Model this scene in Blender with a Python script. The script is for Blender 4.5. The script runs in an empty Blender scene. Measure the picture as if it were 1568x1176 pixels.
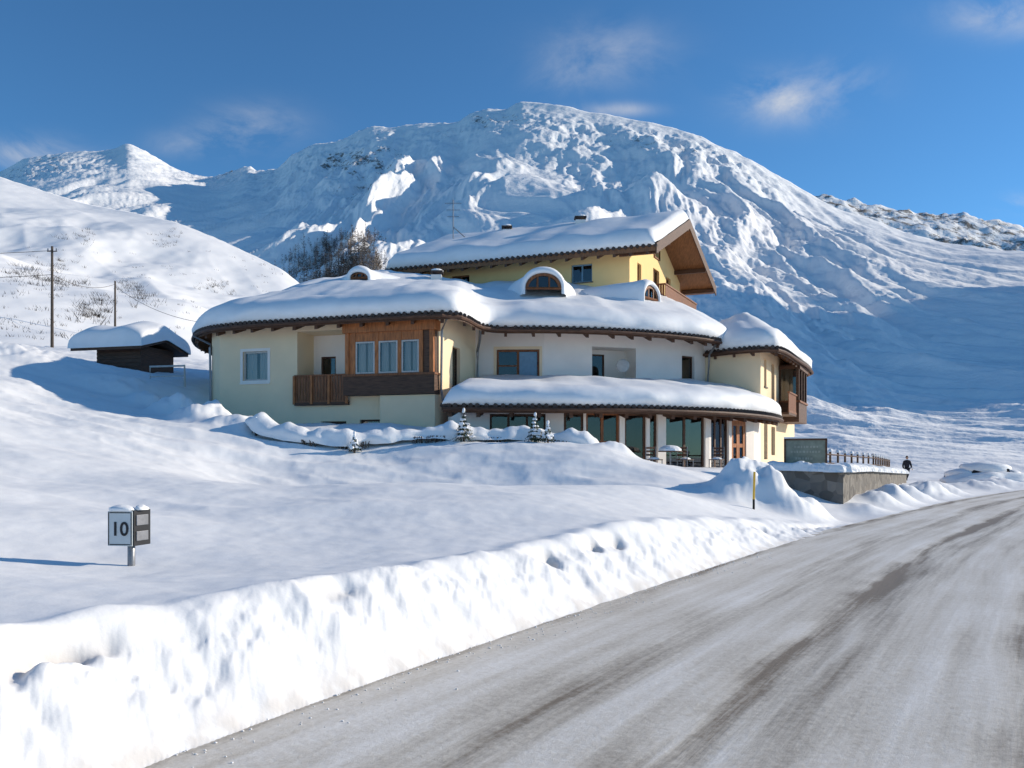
import bpy, math, random
import numpy as np
from mathutils import Vector, Matrix, noise as mn
random.seed(7)
EYE=1.7
scene=bpy.context.scene
# ------------------------------------------------------------------ noise
def perlin(x,y,seed=0):
    xi=np.floor(x).astype(np.int64); yi=np.floor(y).astype(np.int64)
    xf=x-xi; yf=y-yi
    u=xf*xf*xf*(xf*(xf*6-15)+10); v=yf*yf*yf*(yf*(yf*6-15)+10)
    def g(ix,iy,fx,fy):
        h=(ix*374761393+iy*668265263+seed*1442695)&0xffffffff
        h=((h^(h>>13))*1274126177)&0xffffffff
        h=(h^(h>>16))&0xffffffff
        a=h*(2*math.pi/4294967296.0)
        return np.cos(a)*fx+np.sin(a)*fy
    n00=g(xi,yi,xf,yf); n10=g(xi+1,yi,xf-1,yf)
    n01=g(xi,yi+1,xf,yf-1); n11=g(xi+1,yi+1,xf-1,yf-1)
    return 1.45*((n00*(1-u)+n10*u)*(1-v)+(n01*(1-u)+n11*u)*v)
def fbm(x,y,o=4,seed=0,gain=.5):
    s=0*x; a=1.0; f=1.0
    for i in range(o):
        s=s+a*perlin(x*f+i*17.3,y*f-i*9.1,seed+i); a*=gain; f*=2.03
    return s
def ridged(x,y,o=4,seed=0,gain=.5):
    s=0*x; a=1.0; f=1.0
    for i in range(o):
        s=s+a*(1-2*np.abs(perlin(x*f+i*7.3,y*f+i*3.1,seed+i))); a*=gain; f*=2.07
    return s*.5
def sm(a,b,x):
    t=np.clip((x-a)/(b-a),0,1); return t*t*(3-2*t)
# ------------------------------------------------------------------ mesh helpers
def link(o,parent=None):
    scene.collection.objects.link(o)
    if parent: o.parent=parent
    return o
def grid_obj(name,X,Y,Z,mat,cyclic=False,attr=None,parent=None):
    nr,nc=X.shape
    co=np.stack([X,Y,Z],-1).reshape(-1,3).astype(np.float32)
    idx=np.arange(nr*nc).reshape(nr,nc)
    if cyclic: idx=np.concatenate([idx,idx[:,:1]],1)
    q=np.stack([idx[:-1,:-1],idx[:-1,1:],idx[1:,1:],idx[1:,:-1]],-1).reshape(-1,4)
    me=bpy.data.meshes.new(name)
    me.vertices.add(len(co)); me.vertices.foreach_set('co',co.ravel())
    me.loops.add(q.size); me.loops.foreach_set('vertex_index',q.ravel().astype(np.int32))
    me.polygons.add(len(q)); me.polygons.foreach_set('loop_start',(np.arange(len(q))*4).astype(np.int32))
    me.update(calc_edges=True)
    me.polygons.foreach_set('use_smooth',np.ones(len(q),bool))
    if attr is not None:
        for k,v in attr.items():
            a=me.attributes.new(k,'FLOAT','POINT'); a.data.foreach_set('value',v.ravel().astype(np.float32))
    me.materials.append(mat)
    return link(bpy.data.objects.new(name,me),parent)
class G:
    def __init__(s): s.v=[];s.f=[];s.m=[];s.mats=[]
    def mi(s,mat):
        if mat not in s.mats: s.mats.append(mat)
        return s.mats.index(mat)
    def face(s,pts,mat):
        n=len(s.v); s.v+= [tuple(p) for p in pts]; s.f.append(tuple(range(n,n+len(pts)))); s.m.append(s.mi(mat))
    def hexa(s,p,mat):
        n=len(s.v); s.v+=[tuple(q) for q in p]; k=s.mi(mat)
        for f in ((0,3,2,1),(4,5,6,7),(0,1,5,4),(1,2,6,5),(2,3,7,6),(3,0,4,7)):
            s.f.append(tuple(n+i for i in f)); s.m.append(k)
    def box(s,x0,x1,y0,y1,z0,z1,mat):
        s.hexa([(x0,y0,z0),(x1,y0,z0),(x1,y1,z0),(x0,y1,z0),(x0,y0,z1),(x1,y0,z1),(x1,y1,z1),(x0,y1,z1)],mat)
    def tube(s,path,r,mat,n=8,cap=True):
        if not hasattr(r,'__len__'): r=[r]*len(path)
        path=[Vector(p) for p in path]; rings=[]
        for i,p in enumerate(path):
            d=(path[min(i+1,len(path)-1)]-path[max(i-1,0)]).normalized()
            up=Vector((0,0,1)) if abs(d.z)<.9 else Vector((1,0,0))
            a=d.cross(up).normalized(); b=a.cross(d).normalized()
            n0=len(s.v)
            for k in range(n):
                t=2*math.pi*k/n; s.v.append(tuple(p+(a*math.cos(t)+b*math.sin(t))*r[i]))
            rings.append(n0)
        k=s.mi(mat)
        for i in range(len(rings)-1):
            for j in range(n):
                s.f.append((rings[i]+j,rings[i]+(j+1)%n,rings[i+1]+(j+1)%n,rings[i+1]+j)); s.m.append(k)
        if cap:
            s.f.append(tuple(rings[0]+j for j in range(n))[::-1]); s.m.append(k)
            s.f.append(tuple(rings[-1]+j for j in range(n))); s.m.append(k)
    def blob(s,c,rx,ry,rz,mat,nu=10,nv=7,amp=.12,half=False):
        n0=len(s.v); k=s.mi(mat); c=Vector(c)
        for i in range(nv+1):
            ph=math.pi*i/nv if not half else math.pi*.5*i/nv
            for j in range(nu):
                th=2*math.pi*j/nu
                d=Vector((math.sin(ph)*math.cos(th),math.sin(ph)*math.sin(th),math.cos(ph)))
                w=1+amp*mn.noise(d*1.7+c*3)
                s.v.append((c.x+d.x*rx*w,c.y+d.y*ry*w,c.z+d.z*rz*w))
        for i in range(nv):
            for j in range(nu):
                s.f.append((n0+i*nu+j,n0+(i+1)*nu+j,n0+(i+1)*nu+(j+1)%nu,n0+i*nu+(j+1)%nu)); s.m.append(k)
    def obj(s,name,parent=None,smooth=False,bevel=0):
        me=bpy.data.meshes.new(name); me.from_pydata(s.v,[],s.f)
        for m in s.mats: me.materials.append(m)
        me.polygons.foreach_set('material_index',s.m)
        if smooth: me.polygons.foreach_set('use_smooth',[True]*len(s.f))
        me.update()
        o=link(bpy.data.objects.new(name,me),parent)
        if bevel:
            b=o.modifiers.new('bevel','BEVEL'); b.width=bevel; b.segments=2; b.limit_method='ANGLE'
        return o
def empty(name,loc=(0,0,0)):
    e=bpy.data.objects.new(name,None); e.location=(0,0,0); return link(e)
class F2:
    def __init__(s,p0,p1):
        s.o=Vector(p0); d=Vector(p1)-s.o; s.L=d.length; s.d=d/s.L; s.n=Vector((s.d.y,-s.d.x))
    def p(s,a,b,z):
        q=s.o+s.d*a+s.n*b; return (q.x,q.y,z)
def fbox(g,f,a0,a1,b0,b1,z0,z1,mat):
    g.hexa([f.p(a0,b1,z0),f.p(a1,b1,z0),f.p(a1,b0,z0),f.p(a0,b0,z0),f.p(a0,b1,z1),f.p(a1,b1,z1),f.p(a1,b0,z1),f.p(a0,b0,z1)],mat)
# ------------------------------------------------------------------ materials
def base_mat(name):
    m=bpy.data.materials.new(name); m.use_nodes=True
    nt=m.node_tree; b=nt.nodes['Principled BSDF']; return m,nt,b
def N(nt,t,**k):
    n=nt.nodes.new(t)
    for a,v in k.items():
        if a in n.inputs: n.inputs[a].default_value=v
        else: setattr(n,a,v)
    return n
def pmat(name,col,rough=.7,var=.15,scale=4,bump=.15,bscale=30,stretch=(1,1,1),metal=0,spec=.3):
    m,nt,b=base_mat(name)
    tc=N(nt,'ShaderNodeTexCoord'); mp=N(nt,'ShaderNodeMapping'); mp.inputs['Scale'].default_value=stretch
    nt.links.new(tc.outputs['Object'],mp.inputs['Vector'])
    n=N(nt,'ShaderNodeTexNoise'); n.inputs['Scale'].default_value=scale; n.inputs['Detail'].default_value=6
    nt.links.new(mp.outputs[0],n.inputs['Vector'])
    r=N(nt,'ShaderNodeValToRGB'); e=r.color_ramp.elements
    e[0].position=.3; e[1].position=.7
    e[0].color=(*[c*(1-var) for c in col],1); e[1].color=(*[min(1,c*(1+var)) for c in col],1)
    nt.links.new(n.outputs['Fac'],r.inputs['Fac']); nt.links.new(r.outputs[0],b.inputs['Base Color'])
    b.inputs['Roughness'].default_value=rough; b.inputs['Metallic'].default_value=metal
    b.inputs['Specular IOR Level'].default_value=spec
    if bump:
        n2=N(nt,'ShaderNodeTexNoise'); n2.inputs['Scale'].default_value=bscale; n2.inputs['Detail'].default_value=5
        nt.links.new(mp.outputs[0],n2.inputs['Vector'])
        bp=N(nt,'ShaderNodeBump'); bp.inputs['Strength'].default_value=bump; bp.inputs['Distance'].default_value=.02
        nt.links.new(n2.outputs['Fac'],bp.inputs['Height']); nt.links.new(bp.outputs[0],b.inputs['Normal'])
    return m
def snow_mat(name,dist=.05,scale=6,strength=.35,fine=60):
    m,nt,b=base_mat(name)
    tc=N(nt,'ShaderNodeTexCoord')
    n=N(nt,'ShaderNodeTexNoise'); n.inputs['Scale'].default_value=scale; n.inputs['Detail'].default_value=7; n.inputs['Roughness'].default_value=.55
    nt.links.new(tc.outputs['Object'],n.inputs['Vector'])
    n2=N(nt,'ShaderNodeTexNoise'); n2.inputs['Scale'].default_value=fine; n2.inputs['Detail'].default_value=4
    nt.links.new(tc.outputs['Object'],n2.inputs['Vector'])
    ad=N(nt,'ShaderNodeMath',operation='MULTIPLY_ADD'); ad.inputs[1].default_value=.12
    nt.links.new(n2.outputs['Fac'],ad.inputs[0]); nt.links.new(n.outputs['Fac'],ad.inputs[2])
    bp=N(nt,'ShaderNodeBump'); bp.inputs['Strength'].default_value=strength; bp.inputs['Distance'].default_value=dist
    nt.links.new(ad.outputs[0],bp.inputs['Height']); nt.links.new(bp.outputs[0],b.inputs['Normal'])
    r=N(nt,'ShaderNodeValToRGB'); e=r.color_ramp.elements; e[0].position=.3;e[1].position=.65
    e[0].color=(.87,.86,.85,1); e[1].color=(.92,.91,.90,1)
    nt.links.new(n.outputs['Fac'],r.inputs['Fac']); nt.links.new(r.outputs[0],b.inputs['Base Color'])
    b.inputs['Roughness'].default_value=.65; b.inputs['Specular IOR Level'].default_value=.25
    return m
M_snow=snow_mat('snow_near')
M_rsnow=snow_mat('snow_roof',dist=.05,scale=1.8,strength=.4,fine=25)
def ground_mat():
    m=snow_mat('snow_ground_mat',dist=.04,scale=2.6,strength=.28,fine=40)
    nt=m.node_tree; b=nt.nodes['Principled BSDF']
    old=b.inputs['Base Color'].links[0].from_socket
    at=N(nt,'ShaderNodeAttribute',attribute_name='dirt')
    mx=N(nt,'ShaderNodeMixRGB'); mx.inputs['Color2'].default_value=(.40,.33,.26,1)
    nt.links.new(at.outputs['Fac'],mx.inputs['Fac']); nt.links.new(old,mx.inputs['Color1']); nt.links.new(mx.outputs[0],b.inputs['Base Color'])
    return m
M_ground=ground_mat()
def mtn_mat(name,bs,bd,rock=(.19,.16,.135),fine=.04,st=.45):
    m,nt,b=base_mat(name)
    tc=N(nt,'ShaderNodeTexCoord')
    n=N(nt,'ShaderNodeTexNoise'); n.inputs['Scale'].default_value=bs; n.inputs['Detail'].default_value=8; n.inputs['Roughness'].default_value=.55
    nt.links.new(tc.outputs['Object'],n.inputs['Vector'])
    n2=N(nt,'ShaderNodeTexNoise'); n2.inputs['Scale'].default_value=fine; n2.inputs['Detail'].default_value=10; n2.inputs['Roughness'].default_value=.8
    nt.links.new(tc.outputs['Object'],n2.inputs['Vector'])
    at=N(nt,'ShaderNodeAttribute',attribute_name='rock')
    ad=N(nt,'ShaderNodeMath',operation='MULTIPLY_ADD'); ad.inputs[1].default_value=1.9
    nt.links.new(n2.outputs['Fac'],ad.inputs[0]); nt.links.new(at.outputs['Fac'],ad.inputs[2])
    r=N(nt,'ShaderNodeValToRGB'); e=r.color_ramp.elements
    sc=N(nt,'ShaderNodeMath',operation='MULTIPLY_ADD'); sc.inputs[1].default_value=.8; sc.inputs[2].default_value=-.16
    nt.links.new(ad.outputs[0],sc.inputs[0])
    e[0].position=.78; e[1].position=.90; e[0].color=(.90,.89,.88,1); e[1].color=(*rock,1)
    nt.links.new(sc.outputs[0],r.inputs['Fac']); nt.links.new(r.outputs[0],b.inputs['Base Color'])
    bp=N(nt,'ShaderNodeBump'); bp.inputs['Strength'].default_value=st; bp.inputs['Distance'].default_value=bd
    nt.links.new(n.outputs['Fac'],bp.inputs['Height']); nt.links.new(bp.outputs[0],b.inputs['Normal'])
    b.inputs['Roughness'].default_value=.8; b.inputs['Specular IOR Level'].default_value=.1
    return m
M_mtn=mtn_mat('mountain_snow',.03,8,fine=.09,st=.6)
M_far=mtn_mat('far_mountain_snow',.008,30,fine=.02,st=.8)
M_hill=mtn_mat('hillside_snow',.10,.6,rock=(.15,.10,.065),fine=.35,st=.3)
M_cream=pmat('cream_stucco',(.90,.70,.46),.85,.04,1.2,.25,60)
M_yellow=pmat('yellow_stucco',(.90,.64,.29),.85,.04,1.2,.25,60)
M_white=pmat('white_stucco',(.90,.82,.74),.85,.04,1.2,.25,60)
M_wood=pmat('dark_wood',(.10,.05,.030),.6,.35,3,.3,25,(1,1,8))
M_wood2=pmat('orange_wood',(.40,.14,.045),.5,.35,3,.3,25,(6,6,1))
M_wood3=pmat('brown_wood',(.22,.085,.035),.55,.35,3,.3,25,(6,6,1))
M_soffit=pmat('soffit_wood',(.22,.10,.045),.6,.3,3,.3,25,(6,1,1))
M_tile=pmat('roof_tile',(.07,.05,.042),.7,.3,8,.3,40)
M_metal=pmat('grey_metal',(.25,.25,.26),.4,.15,8,.1,40,metal=.6)
M_dark=pmat('interior_dark',(.025,.022,.02),.9,.3,4,0)
M_curt=pmat('curtain',(.6,.56,.50),.9,.15,12,.3,20,(8,8,.3))
M_frame=pmat('pale_window_frame',(.5,.48,.45),.5,.1,8,.1)
M_blue=pmat('blue_panel',(.18,.32,.45),.4,.1,8,.1)
M_bark=pmat('bark',(.085,.062,.048),.9,.3,6,.3)
M_needle=pmat('needles',(.045,.06,.035),.9,.3,6,.3)
M_pole=pmat('pole_wood',(.09,.07,.055),.9,.2,6,.3)
def stone_mat():
    m,nt,b=base_mat('rough_stone')
    tc=N(nt,'ShaderNodeTexCoord'); v=N(nt,'ShaderNodeTexVoronoi'); v.inputs['Scale'].default_value=3.2
    nt.links.new(tc.outputs['Object'],v.inputs['Vector'])
    r=N(nt,'ShaderNodeValToRGB'); e=r.color_ramp.elements; e[0].color=(.09,.08,.07,1); e[1].color=(.24,.215,.185,1)
    nt.links.new(v.outputs['Color'],r.inputs['Fac']); nt.links.new(r.outputs[0],b.inputs['Base Color'])
    v2=N(nt,'ShaderNodeTexVoronoi',feature='DISTANCE_TO_EDGE'); v2.inputs['Scale'].default_value=3.2
    nt.links.new(tc.outputs['Object'],v2.inputs['Vector'])
    bp=N(nt,'ShaderNodeBump'); bp.inputs['Strength'].default_value=1; bp.inputs['Distance'].default_value=.08
    nt.links.new(v2.outputs['Distance'],bp.inputs['Height']); nt.links.new(bp.outputs[0],b.inputs['Normal'])
    b.inputs['Roughness'].default_value=.9; return m
M_stone=stone_mat()
def glass_mat():
    m,nt,b=base_mat('window_glass')
    out=nt.nodes['Material Output']; nt.nodes.remove(b)
    tr=N(nt,'ShaderNodeBsdfTransparent'); tr.inputs[0].default_value=(.75,.8,.82,1)
    gl=N(nt,'ShaderNodeBsdfGlossy'); gl.inputs['Roughness'].default_value=.03
    fr=N(nt,'ShaderNodeFresnel'); fr.inputs[0].default_value=1.5
    ad=N(nt,'ShaderNodeMath',operation='MULTIPLY_ADD'); ad.inputs[1].default_value=1.1; ad.inputs[2].default_value=.05
    nt.links.new(fr.outputs[0],ad.inputs[0])
    mx=N(nt,'ShaderNodeMixShader'); nt.links.new(ad.outputs[0],mx.inputs[0]); nt.links.new(tr.outputs[0],mx.inputs[1]); nt.links.new(gl.outputs[0],mx.inputs[2])
    nt.links.new(mx.outputs[0],out.inputs[0]); return m
M_glass=glass_mat()
# ------------------------------------------------------------------ road edge data
def chaikin(P,it=2):
    P=[tuple(map(float,p)) for p in P]
    for _ in range(it):
        Q=[P[0]]
        for a,b in zip(P[:-1],P[1:]):
            Q.append(tuple(.75*x+.25*y for x,y in zip(a,b))); Q.append(tuple(.25*x+.75*y for x,y in zip(a,b)))
        Q.append(P[-1]); P=Q
    return P
EDGE=np.array(chaikin([(-16,-26),(-9,-11),(-4.3,-.5),(-2.08,4.64),(-.26,7.75),(2.78,12.6),(5.9,17.5),(9.3,22),(15.5,30.7),(24,41),(38,56),(62,80),(110,120),(220,190)],2))
SEG=np.diff(EDGE,axis=0); SL=np.linalg.norm(SEG,axis=1); SC=np.concatenate([[0],np.cumsum(SL)])
def road_ts(x,y):
    best=np.full(x.shape,1e9); T=np.zeros(x.shape); S=np.zeros(x.shape)
    for i in range(len(SEG)):
        ax,ay=EDGE[i]; dx,dy=SEG[i]/SL[i]
        px=x-ax; py=y-ay
        k=px*dx+py*dy; kc=np.clip(k,0,SL[i])
        d2=(px-kc*dx)**2+(py-kc*dy)**2
        m=d2<best
        best=np.where(m,d2,best); cr=dx*py-dy*px
        T=np.where(m,np.sqrt(d2)*np.sign(cr),T); S=np.where(m,SC[i]+kc,S)
    return T,S
CP=np.array([(-8,-8,1.0),(-14,0,1.4),(-8,1,.88),(-4.8,3,.72),(-3,5.6,.66),(-1.6,7.4,.66),(1,11.3,.62),(3.3,15,.54),(5.0,18.2,.36),
(-4,8.8,.54),(-5.2,8.9,.74),(-6.5,9.4,.97),(-9.65,15.5,1.35),(-14,18,2.2),(-18,30,4.2),(-25,42,6.9),(-22,39,6.2),(-20.5,45,6.3),(-15,38.5,4.9),(-12.2,34.5,3.1),
(-13,28,3.0),(-9.3,21,1.6),(-7.6,26,1.95),(-6.8,23,.95),(-3.7,12.5,.78),(-3.9,23,.80),(-4.6,26.6,1.9),(-5.6,31,2.75),(-.5,23.3,.74),(-.7,26.6,1.95),(-.7,29,2.3),
(-3.5,18,.99),(0,18,1.02),(1.9,22.8,.78),(1.3,14,.82),(2.4,26.5,1.85),(3.2,19.3,.95),(3.6,23,.84),(4.3,25.6,1.35),(5.7,25,1.05),(5,20.5,.6),(6.9,21.5,.2),(5,31,1.1),(9,33,1.05),(12,37,1.0),
(9.0,24.8,.06),(12.5,27.5,.04),(17,37,.04),(24.5,50,0),(8.5,29,1.05),(13,38,.95),(17,45,.7),(26,56,0),(32,66,0),(20,60,.4),(-20,60,8),(0,58,5),(0,45,3),(9,50,2),
(-40,60,10),(-45,90,13),(-15,90,9),(0,95,6),(40,80,0),(35,110,-.5),(60,110,-.5),(-35,30,6),(-30,10,3),(60,60,0),(30,20,0),(15,0,0)])
def tps(P):
    n=len(P); d=np.hypot(P[:,None,0]-P[None,:,0],P[:,None,1]-P[None,:,1])
    K=np.where(d>0,d*d*np.log(d+1e-9),0)+np.eye(n)*.3
    A=np.zeros((n+3,n+3)); A[:n,:n]=K; A[:n,n]=1; A[:n,n+1:]=P[:,:2]; A[n,:n]=1; A[n+1:,:n]=P[:,:2].T
    return np.linalg.solve(A,np.concatenate([P[:,2],[0,0,0]]))
TW=tps(CP)
def F(x,y):
    s=TW[-3]+TW[-2]*x+TW[-1]*y
    for i,(a,b,_) in enumerate(CP):
        d2=(x-a)**2+(y-b)**2; s=s+TW[i]*.5*d2*np.log(d2+1e-9)
    return s
PILES=[(6.6,23.4,1.05,.95,3),(7.5,22.6,.5,.7,2.4),(5.7,22.6,.3,.7,2.4),(8.3,23.4,.45,.5,2.4),(3.3,27.4,.30,.6,2.4),(11.2,25.9,.35,.8,2.4),(12.6,28,.5,.9,2.4),(13.9,30.4,.55,.8,2.4),(15.4,32.6,.5,.9,2.4),(17.5,36,.55,1.0,2.4),(18.6,36.4,.35,1,2.4),(20.5,41,.5,1.2,2.4),
(26,47,.5,1.5,2),(30,52,.6,1.8,2),(34,58,.7,2.5,2),(-10.8,30.0,.75,1.0,2.6),(-12.8,32.4,.9,.9,2.6),(-9,28.5,.4,1.1,2.4),(-22.5,38,.5,2.5,2),(-16.5,36,.4,1.4,2),(-14.5,34,.5,.8,2.6)]
def ground_z(x,y,full=False):
    x=np.asarray(x,float); y=np.asarray(y,float)
    r=np.hypot(x,y)
    f=np.clip(F(np.clip(x,-60,60),np.clip(y,-10,112)),-.3,14)
    far=sm(100,170,r); f=f*(1-far)-2*far
    T,S=road_ts(x,y)
    f=f+.13*fbm(x*.20,y*.20,2,5)*sm(.8,4,T)+.012*fbm(x*1.3,y*1.3,3,9)*sm(0,1,T)
    f=f+.17*ridged(x*.28+y*.1,y*.6,3,31,.42)*sm(3,8,T)*sm(20,24,y)
    f=f+.06*ridged(x*.22-y*.1,y*.45+x*.1,2,33)*sm(1.5,4,T)*sm(9.5,13,y)
    for (a,b,h,s,pw) in PILES:
        d=np.hypot(x-a,y-b)/s
        f=f+h*np.exp(-d**pw)*(1+.25*fbm(x*1.5,y*1.5,3,3))
    near=1-sm(19,24,y)
    w=.86+.22*perlin(S*.4,S*0+.5,8)+.10*perlin(S*1.3,S*0+.5,9)
    prof=1-(1-np.clip(T/w,0,1))**1.55
    prof=prof*near+(1-near)*sm(0,1.6,T)
    z=f*prof
    g=np.exp(-((T-.42)/.34)**2)*(T>-.05)
    clod=fbm(S*4.2,T*5,4,12,.55)
    z=z+near*g*(.075*fbm(S*1.9,T*1.0,3,11)+.030*clod)
    lip=np.exp(-((T-w*.97)/.26)**2)
    z=z+near*lip*(.05+.07*perlin(S*.7,T*0,14)+.04*perlin(S*2.3,T*1.2,15))
    nm=sm(.02,.30,perlin(S*.55,S*0+3.3,21))*(.25+.75*sm(-.15,.2,perlin(S*2.2,S*0+1.3,22)))
    notch=nm*np.exp(-((T-w*.72-.10*perlin(S*1.9,S*0+8.3,23))/.10)**2)*near*(T>0)
    z=z-.20*notch
    z=np.where(T<=0,-.02+.02*sm(-.12,0,T),z)
    RW=9.2
    z=z+.55*(1-(1-np.clip((-RW-T)/1.2,0,1))**1.8)*(T<-RW)+(T<-RW)*.03*fbm(x*1.1,y*1.1,3,41)
    if full:
        dirt=np.clip(notch*.8*sm(-.4,.3,clod+.2),0,1)*.75+.4*np.exp(-((T-.03)/.10)**2)*sm(-.5,.5,clod)*near
        return z,np.clip(dirt,0,1)
    return z
def gz(x,y): return float(ground_z(np.array([x]),np.array([y]))[0])
th=np.concatenate([np.linspace(-180,-42,60,endpoint=False),np.linspace(-42,42,1000,endpoint=False),np.linspace(42,180,60,endpoint=False)])
th=np.radians(th)
rr=np.concatenate([[.3,.8,1.4,2.0,2.6],np.geomspace(3.0,75,560),np.geomspace(76,170,60),np.geomspace(180,4500,20)])
R,TH=np.meshgrid(rr,th,indexing='ij')
X=R*np.sin(TH); Y=R*np.cos(TH)
Z,D=ground_z(X,Y,True)
grid_obj('snow_ground',X,Y,Z,M_ground,cyclic=True,attr={'dirt':D})
# ------------------------------------------------------------------ road
def road_mat():
    m,nt,b=base_mat('packed_snow_road')
    def M(op,a,b_=None,c=None):
        n=N(nt,'ShaderNodeMath',operation=op)
        for i,q in enumerate((a,b_,c)):
            if q is None: continue
            if isinstance(q,(int,float)): n.inputs[i].default_value=q
            else: nt.links.new(q,n.inputs[i])
        return n.outputs[0]
    uv=N(nt,'ShaderNodeUVMap'); sp=N(nt,'ShaderNodeSeparateXYZ'); nt.links.new(uv.outputs[0],sp.inputs[0])
    cb=N(nt,'ShaderNodeCombineXYZ'); nt.links.new(M('MULTIPLY',sp.outputs[0],.05),cb.inputs[0]); nt.links.new(sp.outputs[1],cb.inputs[1])
    streak=N(nt,'ShaderNodeTexNoise'); streak.inputs['Scale'].default_value=2.6; streak.inputs['Detail'].default_value=7; streak.inputs['Roughness'].default_value=.65
    nt.links.new(cb.outputs[0],streak.inputs['Vector'])
    tc=N(nt,'ShaderNodeTexCoord')
    gr=N(nt,'ShaderNodeTexNoise'); gr.inputs['Scale'].default_value=14; gr.inputs['Detail'].default_value=9; gr.inputs['Roughness'].default_value=.8
    nt.links.new(tc.outputs['Object'],gr.inputs['Vector'])
    patch=N(nt,'ShaderNodeTexNoise'); patch.inputs['Scale'].default_value=.6; patch.inputs['Detail'].default_value=5
    nt.links.new(tc.outputs['Object'],patch.inputs['Vector'])
    wob=M('MULTIPLY_ADD',patch.outputs['Fac'],.5,sp.outputs[1])
    tot=None
    for c,w,a in ((-.05,.14,.9),(1.45,.24,.6),(2.50,.15,1.0),(2.9,.3,.45),(4.3,.2,.7),(4.75,.25,.35),(6.3,.3,.45),(7.9,.3,.4)):
        p=M('DIVIDE',M('SUBTRACT',wob,c+.25),w)
        x=M('MULTIPLY',M('EXPONENT',M('MULTIPLY',M('MULTIPLY',p,p),-1)),a)
        tot=x if tot is None else M('ADD',tot,x)
    sr=N(nt,'ShaderNodeMapRange'); sr.inputs[1].default_value=.28; sr.inputs[2].default_value=.62; nt.links.new(streak.outputs['Fac'],sr.inputs[0])
    a1=M('MULTIPLY',tot,sr.outputs[0])
    g2=M('MULTIPLY_ADD',gr.outputs['Fac'],.8,-.38)
    s2=M('MULTIPLY_ADD',streak.outputs['Fac'],1.1,g2)
    s2=M('MULTIPLY_ADD',patch.outputs['Fac'],.40,M('ADD',s2,-.29))
    s3=M('MULTIPLY_ADD',a1,.66,s2)
    r=N(nt,'ShaderNodeValToRGB'); cr=r.color_ramp
    cr.elements[0].position=.25; cr.elements[0].color=(.88,.84,.78,1)
    cr.elements[1].position=1.0; cr.elements[1].color=(.25,.20,.145,1)
    e=cr.elements.new(.58); e.color=(.66,.60,.51,1)
    nt.links.new(s3,r.inputs['Fac']); nt.links.new(r.outputs[0],b.inputs['Base Color'])
    bp=N(nt,'ShaderNodeBump'); bp.inputs['Strength'].default_value=.5; bp.inputs['Distance'].default_value=.025
    nt.links.new(M('MULTIPLY_ADD',s3,-.6,gr.outputs['Fac']),bp.inputs['Height']); nt.links.new(bp.outputs[0],b.inputs['Normal'])
    b.inputs['Roughness'].default_value=.55; b.inputs['Specular IOR Level'].default_value=.25
    return m
M_road=road_mat()
nrm=np.gradient(EDGE,axis=0); nrm/=np.linalg.norm(nrm,axis=1)[:,None]; RN=np.stack([nrm[:,1],-nrm[:,0]],1)
offs=np.linspace(-.25,9.3,60)
Xr=EDGE[None,:,0]+offs[:,None]*RN[None,:,0]; Yr=EDGE[None,:,1]+offs[:,None]*RN[None,:,1]
Zr=np.zeros_like(Xr)+.004-.012*np.exp(-((offs[:,None]-2.6)/.2)**2)-.012*np.exp(-((offs[:,None]-4.4)/.25)**2)
Xr=Xr[::-1];Yr=Yr[::-1];Zr=Zr[::-1]; o2=offs[::-1]
ro=grid_obj('road',Xr,Yr,Zr,M_road)
me=ro.data; uvl=me.uv_layers.new(name='UVMap')
vi=np.zeros(len(me.loops),np.int32); me.loops.foreach_get('vertex_index',vi)
UV=np.stack([np.broadcast_to(SC[None,:],Xr.shape),np.broadcast_to(o2[:,None],Xr.shape)],-1).reshape(-1,2)[vi]
uvl.data.foreach_set('uv',UV.ravel().astype(np.float32))
g=G()
for i in range(600):
    k=random.uniform(30,46); j=np.searchsorted(SC,k)-1
    p=EDGE[j]+(EDGE[j+1]-EDGE[j])*((k-SC[j])/SL[j]); o=abs(random.gauss(0,.20))-.05
    q=p+RN[j]*o; s=random.uniform(.003,.010)
    g.blob((q[0],q[1],s*.3+.004),s*random.uniform(.9,1.6),s,s*.6,M_snow,6,4,.5)
g.obj('snow_crumbs',smooth=True)
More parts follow.
